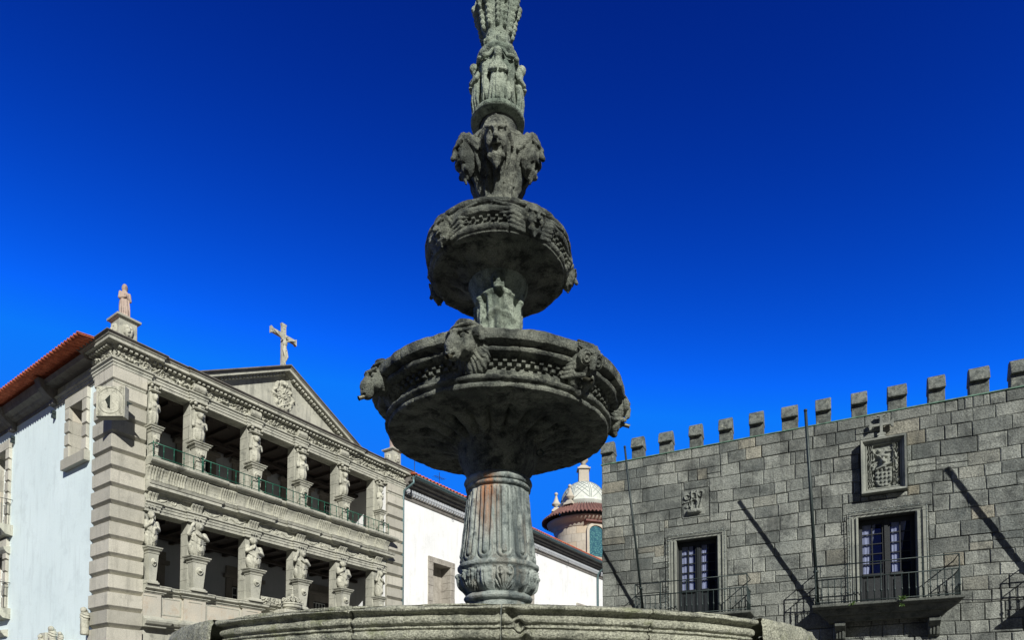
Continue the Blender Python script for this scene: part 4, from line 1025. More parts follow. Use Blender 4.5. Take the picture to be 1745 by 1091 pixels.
m_ = MB(); m_.box(-.22, .06, 1.6, 4.9, 3.6, 4.1); m_.box(-.2, .06, 4.2, 4.7, 4.1, 4.6); m_.build('portal_lintel', 'loggia', L, bevel=.02)

# ---- things standing on the loggia building
def lw(u, y, z):                                             # loggia frame -> world
    return (-12.66 + .557 * u - .8305 * y, 20.0 + .8305 * u + .557 * y, z)
def robed(P):
    z = P[2]; d = ell(P, (0, 0, .36), (.17, .14, .42)) + .012 * np.sin(P[0] * 55 + P[1] * 30)
    d = U(d, ell(P, (0, 0, .05), (.19, .16, .12)), .04)
    d = U(d, ell(P, (0, .0, .72), (.155, .11, .17)), .04)
    d = U(d, ell(P, (.0, .0, 1.0), (.075, .085, .10)), .01)
    d = U(d, ell(P, (0, .03, .97), (.10, .10, .14)), .03)
    d = U(d, ell(P, (.0, -.085, .985), (.014, .02, .025)), .008)
    d = U(d, chain(P, [(-.14, 0, .80), (-.17, -.04, .62), (.0, -.15, .66)], [.055, .05, .035]), .02)
    d = U(d, chain(P, [(.14, 0, .80), (.17, -.04, .60), (-.02, -.15, .72)], [.055, .05, .035]), .02)
    for k in range(5): d = U(d, chain(P, [(-.12 + .06 * k, -.10, .55), (-.14 + .07 * k, -.13, .28), (-.15 + .075 * k, -.13, .02)], [.016, .022, .02]), .014)
    return np.maximum(d, -z)
me_rb = sculpt('robed_figure', robed, (-.24, -.24, -.01), (.24, .2, 1.12), .011, .002, 30, 'pink')
def mask_ped(P):
    d = ell(P, (0, 0, 0), (.16, .09, .18)) + .008 * np.sin(P[0] * 60)
    for k in (-1, 1): d = SUB(d, ell(P, (k * .055, -.08, .04), (.035, .03, .025)), .008)
    d = U(d, ell(P, (0, -.09, -.01), (.025, .03, .05)), .01); d = SUB(d, ell(P, (0, -.09, -.09), (.06, .03, .025)), .008)
    return np.maximum(d, P[1] - .05)
me_mp = sculpt('carved_mask', mask_ped, (-.2, -.16, -.22), (.2, .07, .22), .012, .002, 30, 'loggia2')
def statue(u, y, label, scale, fig_rz):
    o = empty('stone_statue', lw(u, y, 13.70), LA, label, 'statue', None)
    m_ = MB(); m_.frus(0, 0, 0, .66, .66, .10, .62, .62); m_.frus(0, 0, .10, .58, .58, .88, .56, .56); m_.frus(0, 0, .88, .58, .58, .93, .70, .70); m_.frus(0, 0, .93, .74, .74, 1.0, .76, .76); m_.frus(0, 0, 1.0, .56, .56, 1.07, .46, .46)
    p = m_.build('pedestal', 'loggia', o, bevel=.008, seg=1)
    for dx, dy, rz in ((0, -.28, 0), (-.28, 0, -math.pi / 2), (.28, 0, math.pi / 2)): put('carved_mask', me_mp, None, p, (dx, dy, .55), rz, 1.15)
    put('robed_figure', me_rb, None, o, (0, 0, 1.05), fig_rz, scale)
    return o
statue(.42, .42, 'pink robed stone woman on a pedestal above the sundial corner', (.90, .92, 1.08), R(-15))
statue(12.78, .36, 'stone figure on a pedestal mostly hidden behind the large fountain bowl', (.90, .92, 1.08), R(-15))
cr = empty('stone_crucifix', lw(6.3, .05, 15.72), LA, 'pale stone crucifix with a carved figure on the pediment peak', 'crucifix')
m_ = MB(); m_.frus(0, 0, 0, .30, .26, .12, .22, .2)
m_.box(-.085, .085, .0, .13, .12, 1.75)
for s_ in (-1, 1):
    m_.box(min(s_ * .086, s_ * .56), max(s_ * .086, s_ * .56), .0, .13, 1.26, 1.42); m_.extr([(s_ * .52, .0, 1.24), (s_ * .60, .0, 1.20), (s_ * .60, .0, 1.48), (s_ * .52, .0, 1.44)], (0, .13, 0))
m_.extr([(-.085, 0, 1.72), (.085, 0, 1.72), (.12, 0, 1.84), (-.12, 0, 1.84)], (0, .13, 0)); m_.box(-.05, .05, -.012, -.001, 1.6, 1.72)
m_.build('cross', 'loggia2', cr, bevel=.012, seg=2)
def crucified(P):
    d = ell(P, (0, -.05, 1.02), (.10, .065, .15)); d = U(d, ell(P, (0, -.05, .82), (.075, .06, .10)), .04)
    d = U(d, ell(P, (0, -.05, .72), (.095, .07, .08)), .02)
    d = U(d, ell(P, (.02, -.09, 1.27), (.05, .055, .07)), .01); d = U(d, cap(P, (0, -.05, 1.12), (.01, -.07, 1.22), .03), .02)
    for k in (-1, 1):
        d = U(d, chain(P, [(k * .09, -.05, 1.12), (k * .28, -.03, 1.25), (k * .48, -.02, 1.34)], [.038, .028, .02]), .02)
        d = U(d, chain(P, [(k * .05, -.05, .72), (k * .05 + .03, -.10, .46), (.0, -.04, .22), (0, -.08, .15)], [.055, .042, .03, .022]), .015)
    return d
put('crucified_figure', sculpt('crucified_figure', crucified, (-.55, -.2, .1), (.55, .06, 1.38), .011, .001, 30, 'loggia2'), None, cr)
# sundial hung on the corner
sx_, sy_ = -12.42, 19.42
sdl = empty('sundial', (sx_, sy_, 10.92), 0, 'square carved stone sundial with black gnomon fixed to the corner of the loggia building', 'sundial')
sdl['label'] = 'square carved stone sundial with black gnomon on the loggia building corner'
m_ = MB(); m_.box(-.44, .44, 0, .22, 0, .98); dl = m_.build('dial_block', 'loggia', sdl, bevel=.008)
def dialf(u, v):
    x, y = u - .42, v - .47; r = np.hypot(x, y); th = np.arctan2(x, -(y - .12))
    h = .024 + 0 * u; h = h - .03 * np.exp(-((r - .40) / .012) ** 2) - .012 * np.exp(-((r - .30) / .008) ** 2)
    rad = np.exp(-(((th * 12 / math.pi + .5) % 1 - .5) / .05) ** 2) * (r > .18) * (r < .30) * (y < .12); h = h - .014 * rad
    cx_, cy_ = np.abs(x) - .34, np.abs(y) - .38
    c = np.hypot(cx_, cy_); h = h + .018 * np.cos(c * 150 + np.arctan2(cy_, cx_) * 3) * np.exp(-(c / .085) ** 2)
    return h
relief('dial_face', .84, .94, dialf, .008, 'loggia2', dl, (-.42, -.003, .02))
m_ = MB(); m_.extr([(-.01, -.012, .70), (-.01, -.25, .42), (-.01, -.012, .24)], (.02, 0, 0)); m_.build('gnomon', 'iron', sdl)
m_ = MB(); m_.extr([(.44, .10, .56), (.62, .10, .46), (.44, .10, .42)], (0, .02, 0)); m_.build('gnomon', 'iron', sdl)

# ================================================================== WHITE WING
Wg = empty('white_wing', (-12.66, 20.0, 0), LA, 'long white plastered wing with stone windows under red tiled eaves', 'building')
m_ = MB(); ww = [(15.42, 16.82, 5.2, 9.66), (23.6, 24.95, 5.2, 9.66), (31.5, 32.8, 5.2, 9.66)]
holes_wall(m_, lambda a, d: (a, d + .06), 13.06, 52, 0, 12.75, [(h[0] - .03, h[1] + .03, h[2] - .03, h[3] + .03) for h in ww], .7); m_.build('wall', 'plaster', Wg)
for a, b, z0, z1 in ww:
    m_ = MB(); n_ = 11; hh = (z1 - z0) / n_
    for k in range(n_):
        for x0, x1 in ((a - .36, a), (b, b + .36)): m_.box(x0, x1, -.02 + .012 * (k % 2), .68, z0 + k * hh + .006, z0 + (k + 1) * hh)
    m_.box(a - .36, b + .36, -.03, .68, z1 + .002, z1 + .30); m_.box(a - .4, b + .4, -.06, .68, z0 - .3, z0 - .002)
    fr = m_.build('window_frame', 'wingstone', Wg, bevel=.012, seg=1)
    m_ = MB(); m_.box(a, b, .62, .66, z0, z1); m_.build('shutter', 'wingstone', fr)
m_ = MB(); m_.sweep([(13.16, .06), (52, .06)], [(-.3, 12.40), (.035, 12.40), (.05, 12.46), (.05, 12.56), (.10, 12.58), (.10, 12.90), (.18, 12.92), (.2, 13.0), (.34, 13.04), (.36, 13.14), (.50, 13.18), (.54, 13.28), (.62, 13.33), (.64, 13.37), (-.3, 13.39)]); m_.build('eave_cornice', 'eave', Wg)
m_ = MB()
for k in range(190):
    x = 13.25 + .20 * k
    m_.frus(x, -.07, 12.62, .05, .05, 12.76, .12, .10); m_.box(x - .07, x + .07, -.14, -.0, 12.761, 12.90)
m_.build('eave_pendants', 'plaster2', Wg)
m_ = MB(); m_.sweep([(13.25, .06), (52, .06)], [(.60, 13.35), (.64, 13.32), (.74, 13.32), (.80, 13.37), (.80, 13.43), (.78, 13.43), (.76, 13.38), (.66, 13.36), (.62, 13.44)]); m_.build('gutter', 'gutter', Wg)
def roof_sheet(parent, x0, x1, yb, zb_, yt, zt, per, amp=.045):
    o = tiles('tiled_roof', 0, 1, x0, x1, zb_, zt, per, parent, amp=amp)
    me = o.data; co = np.zeros(len(me.vertices) * 3, np.float32); me.vertices.foreach_get('co', co); co = co.reshape(-1, 3)
    t = co[:, 0].copy(); a = co[:, 1].copy(); co[:, 0] = a; co[:, 1] = yb + (yt - yb) * t; me.vertices.foreach_set('co', co.ravel()); me.update(); return o
roof_sheet(Wg, 13.25, 52, -.74, 13.46, 5.0, 15.3, .26)
m_ = MB(); m_.extr([(13.1, .2, 13.3), (13.1, 5.0, 15.2), (13.1, 9.5, 13.3)], (38.8, 0, 0)); m_.build('roof_body', 'eave', Wg)
m_ = MB(); m_.tube([(13.2, -.62, 13.30), (13.2, -.66, 13.05), (13.12, -.40, 12.85), (13.1, -.12, 12.72), (13.1, -.07, 12.5), (13.1, -.07, 0)], .055, 10); m_.build('downpipe', 'gutter', Wg)
m_ = MB(); m_.tube([(34.4, -.62, 13.30), (34.4, -.62, 13.05), (34.4, -.3, 12.85), (34.4, -.08, 12.6), (34.4, -.08, 0)], .07, 10); m_.build('downpipe', 'gutter', Wg)
for x in (16.9, 21.3, 25.6, 29.6):
    m_ = MB(); m_.tube([(x, -.12, 12.72), (x, -.16, 12.62), (x, -.16, 12.52)] , .012, 6)
    m_.tube([(x + .06 * math.cos(q_), -.16, 12.46 + .06 * math.sin(q_)) for q_ in np.linspace(0, 2 * math.pi, 13)], .012, 6); m_.build('iron_ring', 'iron', Wg)
m_ = MB(); m_.tube([(13.14, -.05, 6.0), (13.14, -.05, 12.3)], .012, 5); m_.build('wall_cable', 'whitepaint', Wg)
# aerials
def aerial(u, y, z, h, label):
    o = empty('roof_aerial', lw(u, y, z), LA, label, 'aerial')
    m_ = MB(); m_.tube([(0, 0, 0), (0, 0, h)], .018, 6); m_.build('mast', 'iron', o)
    m_ = MB(); m_.tube([(-.5, 0, h * .82), (.5, 0, h * .86)], .012, 5)
    for k in range(6): m_.tube([(-.4 + .16 * k, -.22, h * .83 + .006 * k), (-.4 + .16 * k, .22, h * .83 + .006 * k)], .008, 5)
    m_.build('antenna_rods', 'iron', o)
aerial(15.7, 1.6, 14.0, 1.9, 'small aerial with short rods on the tiles beside the loggia cornice')
aerial(20.1, 3.6, 14.7, 2.0, 'thin aerial on the tiled ridge just left of the fluted fountain shaft')

# ================================================================== DOMED CHURCH TOWER
T = empty('church_tower', (6.8, 60, -.533), 0, 'round granite church tower with a tiled dome and ball finials behind the white wing', 'church tower')
T.scale = (4 / 3, 4 / 3, 4 / 3)
m_ = MB(); rr_ = 2.07; random.seed(11)
nb = 18
for k in range(27):
    z0 = .2 + k * .56
    for j in range(nb):
        a0 = 2 * math.pi * (j + .5 * (k % 2)) / nb; a1 = a0 + 2 * math.pi / nb - .006
        am = (a0 + a1) / 2; wina = (-.64 + math.pi * 0)
        ang = math.degrees(math.atan2(math.cos(am), -math.sin(am)))
        n_ = 3
        vs = []
        for zz in (z0, z0 + .55):
            for q_ in range(n_ + 1): a = a0 + (a1 - a0) * q_ / n_; vs.append((math.cos(a) * rr_, math.sin(a) * rr_, zz))
        m_.add(vs, [(q_, q_ + 1, n_ + 2 + q_, n_ + 1 + q_) for q_ in range(n_)])
m_.lathe([(rr_ - .02, 0), (rr_ - .02, 15.0)], n=40)
m_.build('drum', 'tower', T)
m_ = MB(); m_.lathe([(2.08, 14.7), (2.14, 14.75), (2.14, 14.95), (2.3, 15.05), (2.55, 15.2), (2.62, 15.34), (2.4, 15.4)], n=48); m_.build('drum_cornice', 'tower', T)
nt = 72; V = []; per = 2 * math.pi / nt
prof = [(2.98, 15.50), (2.7, 15.72), (2.4, 15.98), (2.1, 16.2), (1.85, 16.36)]
angs_ = np.linspace(0, 2 * math.pi, nt * 8, endpoint=False)
for lay in (0, -.05):
    for r_, z in prof:
        for a in angs_: V.append((math.cos(a) * r_, math.sin(a) * r_, z + lay + .06 * math.cos(nt * a)))
n_ = len(angs_); P_ = len(prof); Q = []
for i in range(P_ - 1):
    for j in range(n_):
        j2 = (j + 1) % n_; Q.append((i * n_ + j, i * n_ + j2, (i + 1) * n_ + j2, (i + 1) * n_ + j)); Q.append(((P_ + i) * n_ + j, (P_ + i + 1) * n_ + j, (P_ + i + 1) * n_ + j2, (P_ + i) * n_ + j2))
for j in range(n_): j2 = (j + 1) % n_; Q.append((j, P_ * n_ + j, P_ * n_ + j2, j2))
put('tiled_skirt', npmesh('skirt', V, Q), 'tiledark', T)
dome_p = [(1.7, 16.2), (1.7, 16.62), (1.76, 16.66), (1.76, 16.72), (1.66, 16.76)] + [(1.62 * math.cos(a), 16.80 + 1.62 * math.sin(a)) for a in np.linspace(0, 1.22, 14)]
m_ = MB(); m_.lathe(dome_p, n=40); dm = m_.build('dome', 'dome', T)
m_ = MB()
for k in range(8):
    a = k * math.pi / 4 + .2
    for off in (-.05, .05):
        m_.tube([(math.cos(a + off / (.3 + math.cos(b))) * 1.63 * math.cos(b), math.sin(a + off / (.3 + math.cos(b))) * 1.63 * math.cos(b), 16.80 + 1.63 * math.sin(b)) for b in np.linspace(0.02, 1.18, 10)], .018, 4)
    for k2 in range(4):
        for sg in (-1, 1):
            pts = []
            for t_ in np.linspace(0, 1, 8):
                b = .04 + (t_) * .5 + k2 * .22; aa = a + .1 + sg * t_ * .55 + (0 if sg > 0 else .6)
                if b < 1.15: pts.append((math.cos(aa) * 1.63 * math.cos(b), math.sin(aa) * 1.63 * math.cos(b), 16.80 + 1.63 * math.sin(b)))
            if len(pts) > 1: m_.tube(pts, .014, 4)
m_.build('dome_ribs', 'domeband', dm)
m_ = MB(); m_.frus(0, 0, 18.2, .92, .92, 18.35, .78, .78); m_.frus(0, 0, 18.35, .72, .72, 19.3, .68, .68); m_.frus(0, 0, 19.3, .9, .9, 19.38, .92, .92); m_.frus(0, 0, 19.38, .8, .8, 19.62, .40, .40)
m_.lathe([(.18, 19.6), (.16, 19.8), (.32, 19.95), (.34, 20.02), (.2, 20.3), (.10, 20.6), (.07, 20.72)] + [(.13 * math.sin(a), 20.84 - .13 * math.cos(a)) for a in np.linspace(.4, 3.1, 9)], n=16)
m_.build('lantern', 'tower', T)
fin = MB(); fin.frus(0, 0, 0, .7, .7, .16, .6, .6); fin.frus(0, 0, .16, .5, .5, .34, .30, .30)
fin.lathe([(.13, .34), (.12, .42), (.30, .52), (.32, .6), (.18, .8), (.09, 1.1), (.06, 1.22)] + [(.13 * math.sin(a), 1.33 - .13 * math.cos(a)) for a in np.linspace(.4, 3.1, 9)], n=16)
f0 = fin.build('pinnacle', 'tower', T)
pos = [R(-125), R(180), R(125), R(60), R(0), R(-32)]
for k, a in enumerate(pos):
    o = f0 if k == 0 else f0.copy()
    if k: C.objects.link(o); o.parent = T
    o.location = (math.cos(a) * 1.95, math.sin(a) * 1.95, 16.25); o.rotation_euler = (0, 0, a)
wa = -math.pi / 2 + .30
tw = MB()
ring = []
for r_, y_ in ((.66, -.10), (.66, .02)):
    pass
def arch_pts(w_, z0, z1, n_=9): return [(-w_, z0), (-w_, z1)] + [(-w_ * math.cos(a), z1 + w_ * .8 * math.sin(a)) for a in np.linspace(0, math.pi, n_)[1:-1]] + [(w_, z1), (w_, z0)]
outer, inn = arch_pts(.70, 12.6, 14.35), arch_pts(.52, 12.6, 14.3)
for i in range(len(outer) - 1):
    a, b, c, d = outer[i], outer[i + 1], inn[i + 1], inn[i]
    tw.extr([(a[0], -.12, a[1]), (b[0], -.12, b[1]), (c[0], -.12, c[1]), (d[0], -.12, d[1])], (0, .3, 0))
fw = tw.build('window_frame', 'tower', T, (math.cos(wa) * 2.03, math.sin(wa) * 2.03, 0), wa + math.pi / 2)
tw = MB(); tw.extr([(p[0], -.04, p[1]) for p in inn], (0, .03, 0)); tw.build('leaded_pane', 'stained', fw)
tw = MB(); tw.box(-.85, .85, -.3, .0, 14.92, 15.04); tw.build('window_hood', 'tiledark', fw)

# ================================================================== TOWN HALL
HA = math.atan2(-.4527, .8917)
H = empty('town_hall', (3.2, 22.5, 0), HA, 'old battlemented granite block town hall with balconies and carved crests', 'building')
def hw_(s, o, z): return (3.2 + .8917 * s - .4527 * o, 22.5 - .4527 * s - .8917 * o, z)
TOP = 10.62; WL = 17.6
DO = [(2.62, 3.93), (8.0, 9.45), (13.5, 14.95)]; DZ0, DZ1 = 4.95, 7.58
random.seed(5)
rects = [(a - .30, b + .30, DZ0 - .05, DZ1 + .12) for a, b in DO] + [(2.80, 3.70, 8.28, 9.25), (8.08, 9.27, 8.20, 9.84)]
rects += [(a - .42, b + .42, DZ1 + .12, DZ1 + .48) for a, b in DO]
wb = MB()
def stone_block(s0, s1, z0, z1):
    if s1 - s0 < .05 or z1 - z0 < .05: return
    j = lambda a: random.uniform(-a, a); g = .0055; o_ = random.uniform(.0, .022); bv = random.uniform(.014, .03)
    P4 = [(s0 + g + j(.010), z0 + g + j(.008)), (s1 - g + j(.010), z0 + g + j(.008)), (s1 - g + j(.010), z1 - g + j(.008)), (s0 + g + j(.010), z1 - g + j(.008))]
    cx_, cz_ = (s0 + s1) / 2, (z0 + z1) / 2
    vs = [(p[0], .05, p[1]) for p in P4] + [(p[0], -o_ + .012, p[1]) for p in P4]
    vs += [(p[0] + (bv if p[0] < cx_ else -bv), -o_ + j(.003) - .006, p[1] + (bv if p[1] < cz_ else -bv)) for p in P4]
    wb.add(vs, [(0, 1, 5, 4), (1, 2, 6, 5), (2, 3, 7, 6), (3, 0, 4, 7), (4, 5, 9, 8), (5, 6, 10, 9), (6, 7, 11, 10), (7, 4, 8, 11), (8, 9, 10, 11)])
def overlap(r, s0, s1, z0, z1): return r[0] < s1 - 1e-6 and r[1] > s0 + 1e-6 and r[2] < z1 - 1e-6 and r[3] > z0 + 1e-6
def place(s0, s1, z0, z1, dep=0):
    for r in rects:
        if overlap(r, s0, s1, z0, z1):
            if s0 < r[0]: place(s0, r[0], z0, z1)
            if s1 > r[1]: place(r[1], s1, z0, z1)
            a, b = max(s0, r[0]), min(s1, r[1])
            if z0 < r[2]: place(a, b, z0, r[2])
            if z1 > r[3]: place(a, b, r[3], z1)
            return
    stone_block(s0, s1, z0, z1)
zs = [0.0]
while zs[-1] < TOP - .55: zs.append(zs[-1] + random.choice([.34, .38, .42, .46]))
zs.append(TOP)
# irregular coursing: the wall is built in overlapping runs whose bed joints step up and down
for k in range(len(zs) - 1):
    z0, z1 = zs[k], zs[k + 1]; s_ = 0.; 
    while s_ < WL:
        wd = random.choice([.36, .46, .56, .64, .72, .82, .98]) * random.uniform(.9, 1.1); e = min(WL, s_ + wd)
        if WL - e < .25: e = WL
        t = random.random()
        if t < .07 and z1 - z0 > .35:
            m2 = z0 + (z1 - z0) * random.uniform(.42, .58); place(s_, e, z0, m2); place(s_, e, m2, z1)
        elif t < .16: m2 = s_ + (e - s_) * random.uniform(.3, .7); place(s_, m2, z0, z1); place(m2, e, z0, z1)
        else: place(s_, e, z0, z1)
        s_ = e
# break up long bed joints: nudge every vertex by a smooth field
v = np.array(wb.v); dz = .075 * vn(v[:, 0] * .55 + 3, v[:, 2] * 1.3, v[:, 0] * 0 + 2.5) + .022 * vn(v[:, 0] * 1.9, v[:, 2] * 2.3, v[:, 0] * 0 + 9.5); fade = np.clip(np.minimum(TOP - v[:, 2], 1) * 2, 0, 1)
for r in rects:
    dx_ = np.maximum(np.maximum(r[0] - v[:, 0], v[:, 0] - r[1]), 0); dz_ = np.maximum(np.maximum(r[2] - v[:, 2], v[:, 2] - r[3]), 0)
    fade = np.minimum(fade, np.clip(np.hypot(dx_, dz_) / .4, 0, 1))
v[:, 2] += dz * fade; v[:, 2] = np.maximum(v[:, 2], 0); wb.v = [tuple(p) for p in v]
wb.build('block_wall', 'town', H)
m_ = MB(); holes_wall(m_, lambda a, d: (a, d + .022), .01, WL, 0, TOP - .02, [(a, b, DZ0, DZ1) for a, b in DO], .6); m_.build('wall_core', 'mortar', H)
m_ = MB(); m_.box(.01, WL, .63, 9, 0, TOP - .2) if False else None
m_.box(.0, .3, .63, 9, 0, TOP - .04); m_.box(WL - .3, WL, .63, 9, 0, TOP - .04); m_.box(.3, WL - .3, 8.7, 9, 0, TOP - .04); m_.build('side_wall', 'town', H)
m_ = MB(); m_.extr([(.35, .9, TOP - .5), (.35, 4.7, TOP + .1), (.35, 8.6, TOP - .5)], (WL - .7, 0, 0)); m_.build('tiled_roof', 'tiledark', H)
m_ = MB(); m_.box(-.02, WL + .02, -.035, .62, TOP + .002, TOP + .035); m_.build('coping', 'copper', H)
# merlons
ms = [.21, 1.30, 2.28, 3.28, 4.24, 5.19, 6.17, 7.12, 8.09, 9.07, 10.04, 11.04, 11.98, 12.95, 13.95, 14.95, 15.95, 16.9]
for k, s_ in enumerate(ms):
    m_ = MB(); w_ = random.uniform(.38, .48); hh = .84 + random.uniform(-.05, .04); o = empty('tmp') if False else None
    jx = random.uniform(-.01, .01)
    m_.extr([(s_ - w_ / 2, .02, TOP + .035), (s_ - w_ / 2, .015, TOP + .40), (s_ - w_ / 2, .36, TOP + .40), (s_ - w_ / 2, .36, TOP + .035)], (w_, 0, 0))
    m_.extr([(s_ - w_ / 2 - .01, -.10, TOP + .402), (s_ - w_ / 2 - .01, -.10, TOP + .45), (s_ - w_ / 2 - .01, -.02 + jx, TOP + hh - .10), (s_ - w_ / 2 - .01, .06, TOP + hh), (s_ - w_ / 2 - .01, .22, TOP + hh), (s_ - w_ / 2 - .01, .42, TOP + .46), (s_ - w_ / 2 - .01, .42, TOP + .402)], (w_ + .02, 0, 0))
    m_.build('merlon', 'merlon', H, bevel=.018, seg=2)
m_ = MB(); m_.box(.62, .98, .9, 1.2, TOP + .03, TOP + .14); m_.extr([(.66, .9, TOP + .14), (.80, .9, TOP + .42), (.95, .9, TOP + .14)], (0, .28, 0)); m_.build('roof_finial', 'merlon', H, bevel=.02)
# doors
for di, (a, b) in enumerate(DO):
    m_ = MB()
    for x0, x1 in ((a - .30, a), (b, b + .30)):
        zz = DZ0 - .05
        while zz < DZ1 - .01:
            ze = min(DZ1, zz + random.uniform(.5, .8)); 
            if DZ1 - ze < .2: ze = DZ1
            m_.box(x0 + .003, x1 - .001, -.03, .5, zz + .003, ze); zz = ze
    m_.box(a - .30, b + .30, -.035, .5, DZ1 + .002, DZ1 + .12)
    for q_, (e, o_) in enumerate(((.18, .055), (.07, .075))):
        m_.box(a - e, a - e + .04, -o_, -.031, DZ0, DZ1 + .0); m_.box(b + e - .04, b + e, -o_, -.031, DZ0, DZ1); 
    m_.box(a - .18, b + .18, -.060, -.036, DZ1 + .06, DZ1 + .10)
    fr = m_.build('door_frame', 'frame', H, bevel=.01, seg=2)
    m_ = MB(); m_.box(a - .41, b + .41, -.014, .05, DZ1 + .13, DZ1 + .47); m_.build('lintel', 'town', H, bevel=.02)
    md = (a + b) / 2; dw = (b - a) / 2
    for sgn in (-1, 1):
        x0, x1 = (a + .01, md - .004) if sgn < 0 else (md + .004, b - .01)
        y0, y1 = .30, .36; m_ = MB()
        m_.box(x0, x0 + .10, y0, y1, DZ0 + .02, DZ1 - .02); m_.box(x1 - .10, x1, y0, y1, DZ0 + .02, DZ1 - .02)
        m_.box(x0 + .10, x1 - .10, y0, y1, DZ1 - .16, DZ1 - .02); m_.box(x0 + .10, x1 - .10, y0, y1, DZ0 + .02, DZ0 + .14)
        m_.box(x0 + .09, x1 - .09, y0 - .03, y1, DZ0 + .88, DZ0 + .98)
        m_.box(x0 + .10, x1 - .10, y0 + .02, y1, DZ0 + .14, DZ0 + .88); m_.box(x0 + .17, x1 - .17, y0 - .005, y0 + .019, DZ0 + .22, DZ0 + .78)
        if sgn > 0: m_.box(md - .05, md + .05, y0 - .035, y0 - .002, DZ0 + .02, DZ1 - .02)
        lf = m_.build('door_leaf', 'wood', H, bevel=.008, seg=1)
        px0, px1, pz0, pz1 = x0 + .10, x1 - .10, DZ0 + .98, DZ1 - .16
        m_ = MB(); m_.box((px0 + px1) / 2 - .014, (px0 + px1) / 2 + .014, y0 + .005, y1 - .005, pz0, pz1)
        for k in range(1, 5): zz = pz0 + (pz1 - pz0) * k / 5; m_.box(px0, px1, y0 + .008, y1 - .008, zz - .013, zz + .013)
        m_.build('glazing_bars', 'wood', lf)
        m_ = MB(); m_.add([(px0, y0 + .03, pz0), (px1, y0 + .03, pz0), (px1, y0 + .03, pz1), (px0, y0 + .03, pz1)], [(0, 1, 2, 3)]); m_.build('pane', 'glass', lf)
        # curtain drawn aside behind the glass
        cu = MB(); n_ = 22; zz = np.linspace(pz0 - .1, pz1 + .05, 12); full_w = (px1 - px0)
        edge = px0 - .03; g_ = []
        for iz, z_ in enumerate(zz):
            t_ = iz / 11; wc = full_w * (.34 + .42 * t_ ** 1.2 if di == 1 else (.88 if sgn < 0 else .44))
            x_s = edge if (sgn < 0 or di == 0) else (px0 + full_w * .08)
            for ix in range(n_): u_ = ix / (n_ - 1); g_.append((x_s + wc * u_, y0 + .075 + .008 * math.sin(u_ * 17 + z_ * .8), z_))
        cu.add(g_, [(iz * n_ + ix, iz * n_ + ix + 1, (iz + 1) * n_ + ix + 1, (iz + 1) * n_ + ix) for iz in range(11) for ix in range(n_ - 1)], True)
        cu.build('curtain', 'curtain', lf)
    m_ = MB(); m_.box(a - .3, b + .3, 2.4, 2.45, DZ0, DZ1 + .3); m_.box(a - .32, a - .3, .6, 2.4, DZ0, DZ1 + .3); m_.box(b + .3, b + .32, .6, 2.4, DZ0, DZ1 + .3); m_.box(a - .3, b + .3, .6, 2.4, DZ1 + .3, DZ1 + .32)
    m_.build('room', 'black', H)
# balconies
BA = [(1.45, 4.95), (6.84, 10.33), (12.3, 15.8)]; BD = .92
for bi, (a, b) in enumerate(BA):
    m_ = MB(); z_ = 4.90
    pth = [(a - .1, .01), (a - .1, -BD - .08), (b + .1, -BD - .08), (b + .1, .01)]
    m_.sweep(pth, [(-.5, z_ - .13), (-.10, z_ - .13), (-.06, z_ - .10), (-.03, z_ - .08), (.0, z_ - .07), (.0, z_ - .012), (-.01, z_), (-.5, z_)])
    m_.box(a + .3, b - .3, -BD + .3, .0, z_ - .128, z_ - .003)
    m_.sweep([(a + .02, .01), (a + .02, -BD + .1), (b - .02, -BD + .1), (b - .02, .01)], [(-.5, z_ - .30), (-.16, z_ - .30), (-.10, z_ - .24), (-.03, z_ - .17), (.0, z_ - .132), (-.5, z_ - .132)])
    m_.sweep([(a + .18, .01), (a + .18, -BD + .34), (b - .18, -BD + .34), (b - .18, .01)], [(-.35, z_ - .46), (-.15, z_ - .46), (-.06, z_ - .36), (.0, z_ - .302), (-.35, z_ - .302)])
    sl = m_.build('balcony', 'slab', H, bevel=.01, seg=1)
    for c in (a + .62, b - .52):
        m_ = MB()
        m_.extr([(c - .14, .0, z_ - .47), (c - .14, -BD + .45, z_ - .47), (c - .14, -BD + .44, z_ - .58), (c - .14, -.22, z_ - .72), (c - .14, -.16, z_ - .92), (c - .14, -.1, z_ - .98), (c - .14, 0, z_ - .98)], (.28, 0, 0))
        for k in range(3): m_.extr([(c - .11 + .08 * k, -.21, z_ - .62), (c - .11 + .08 * k, -.27, z_ - .68), (c - .11 + .08 * k, -.19, z_ - .93), (c - .11 + .08 * k, -.15, z_ - .93)], (.05, 0, 0))
        m_.build('corbel', 'slab', sl, bevel=.01)
    m_ = MB(); zt, zm, z0 = 6.03, 5.63, 4.905
    for z, r_ in ((zt, .018), (zm, .019), (z0 + .05, .016)): m_.tube([(a, .0, z), (a, -BD, z), (b, -BD, z), (b, .0, z)], r_, 6)
    def bal(x, y, ztop, r_=.013):
        m_.tube([(x, y, z0), (x, y, z0 + .26), (x, y, z0 + .285), (x, y, z0 + .31), (x, y, z0 + .335), (x, y, ztop)], [r_, r_, r_ * 2.1, r_ * 2.1, r_, r_], 6)
    n_ = 21
    for k in range(n_ + 1):
        x = a + (b - a) * k / n_; bal(x, -BD, zt if k in (0, 5, 10, 16, n_) else zm, .018 if k in (0, 5, 10, 16, n_) else .013)
    for x in (a, b):
        for k in range(1, 5): bal(x, -BD * k / 5, zm)
    m_.build('balcony_railing', 'iron', sl)
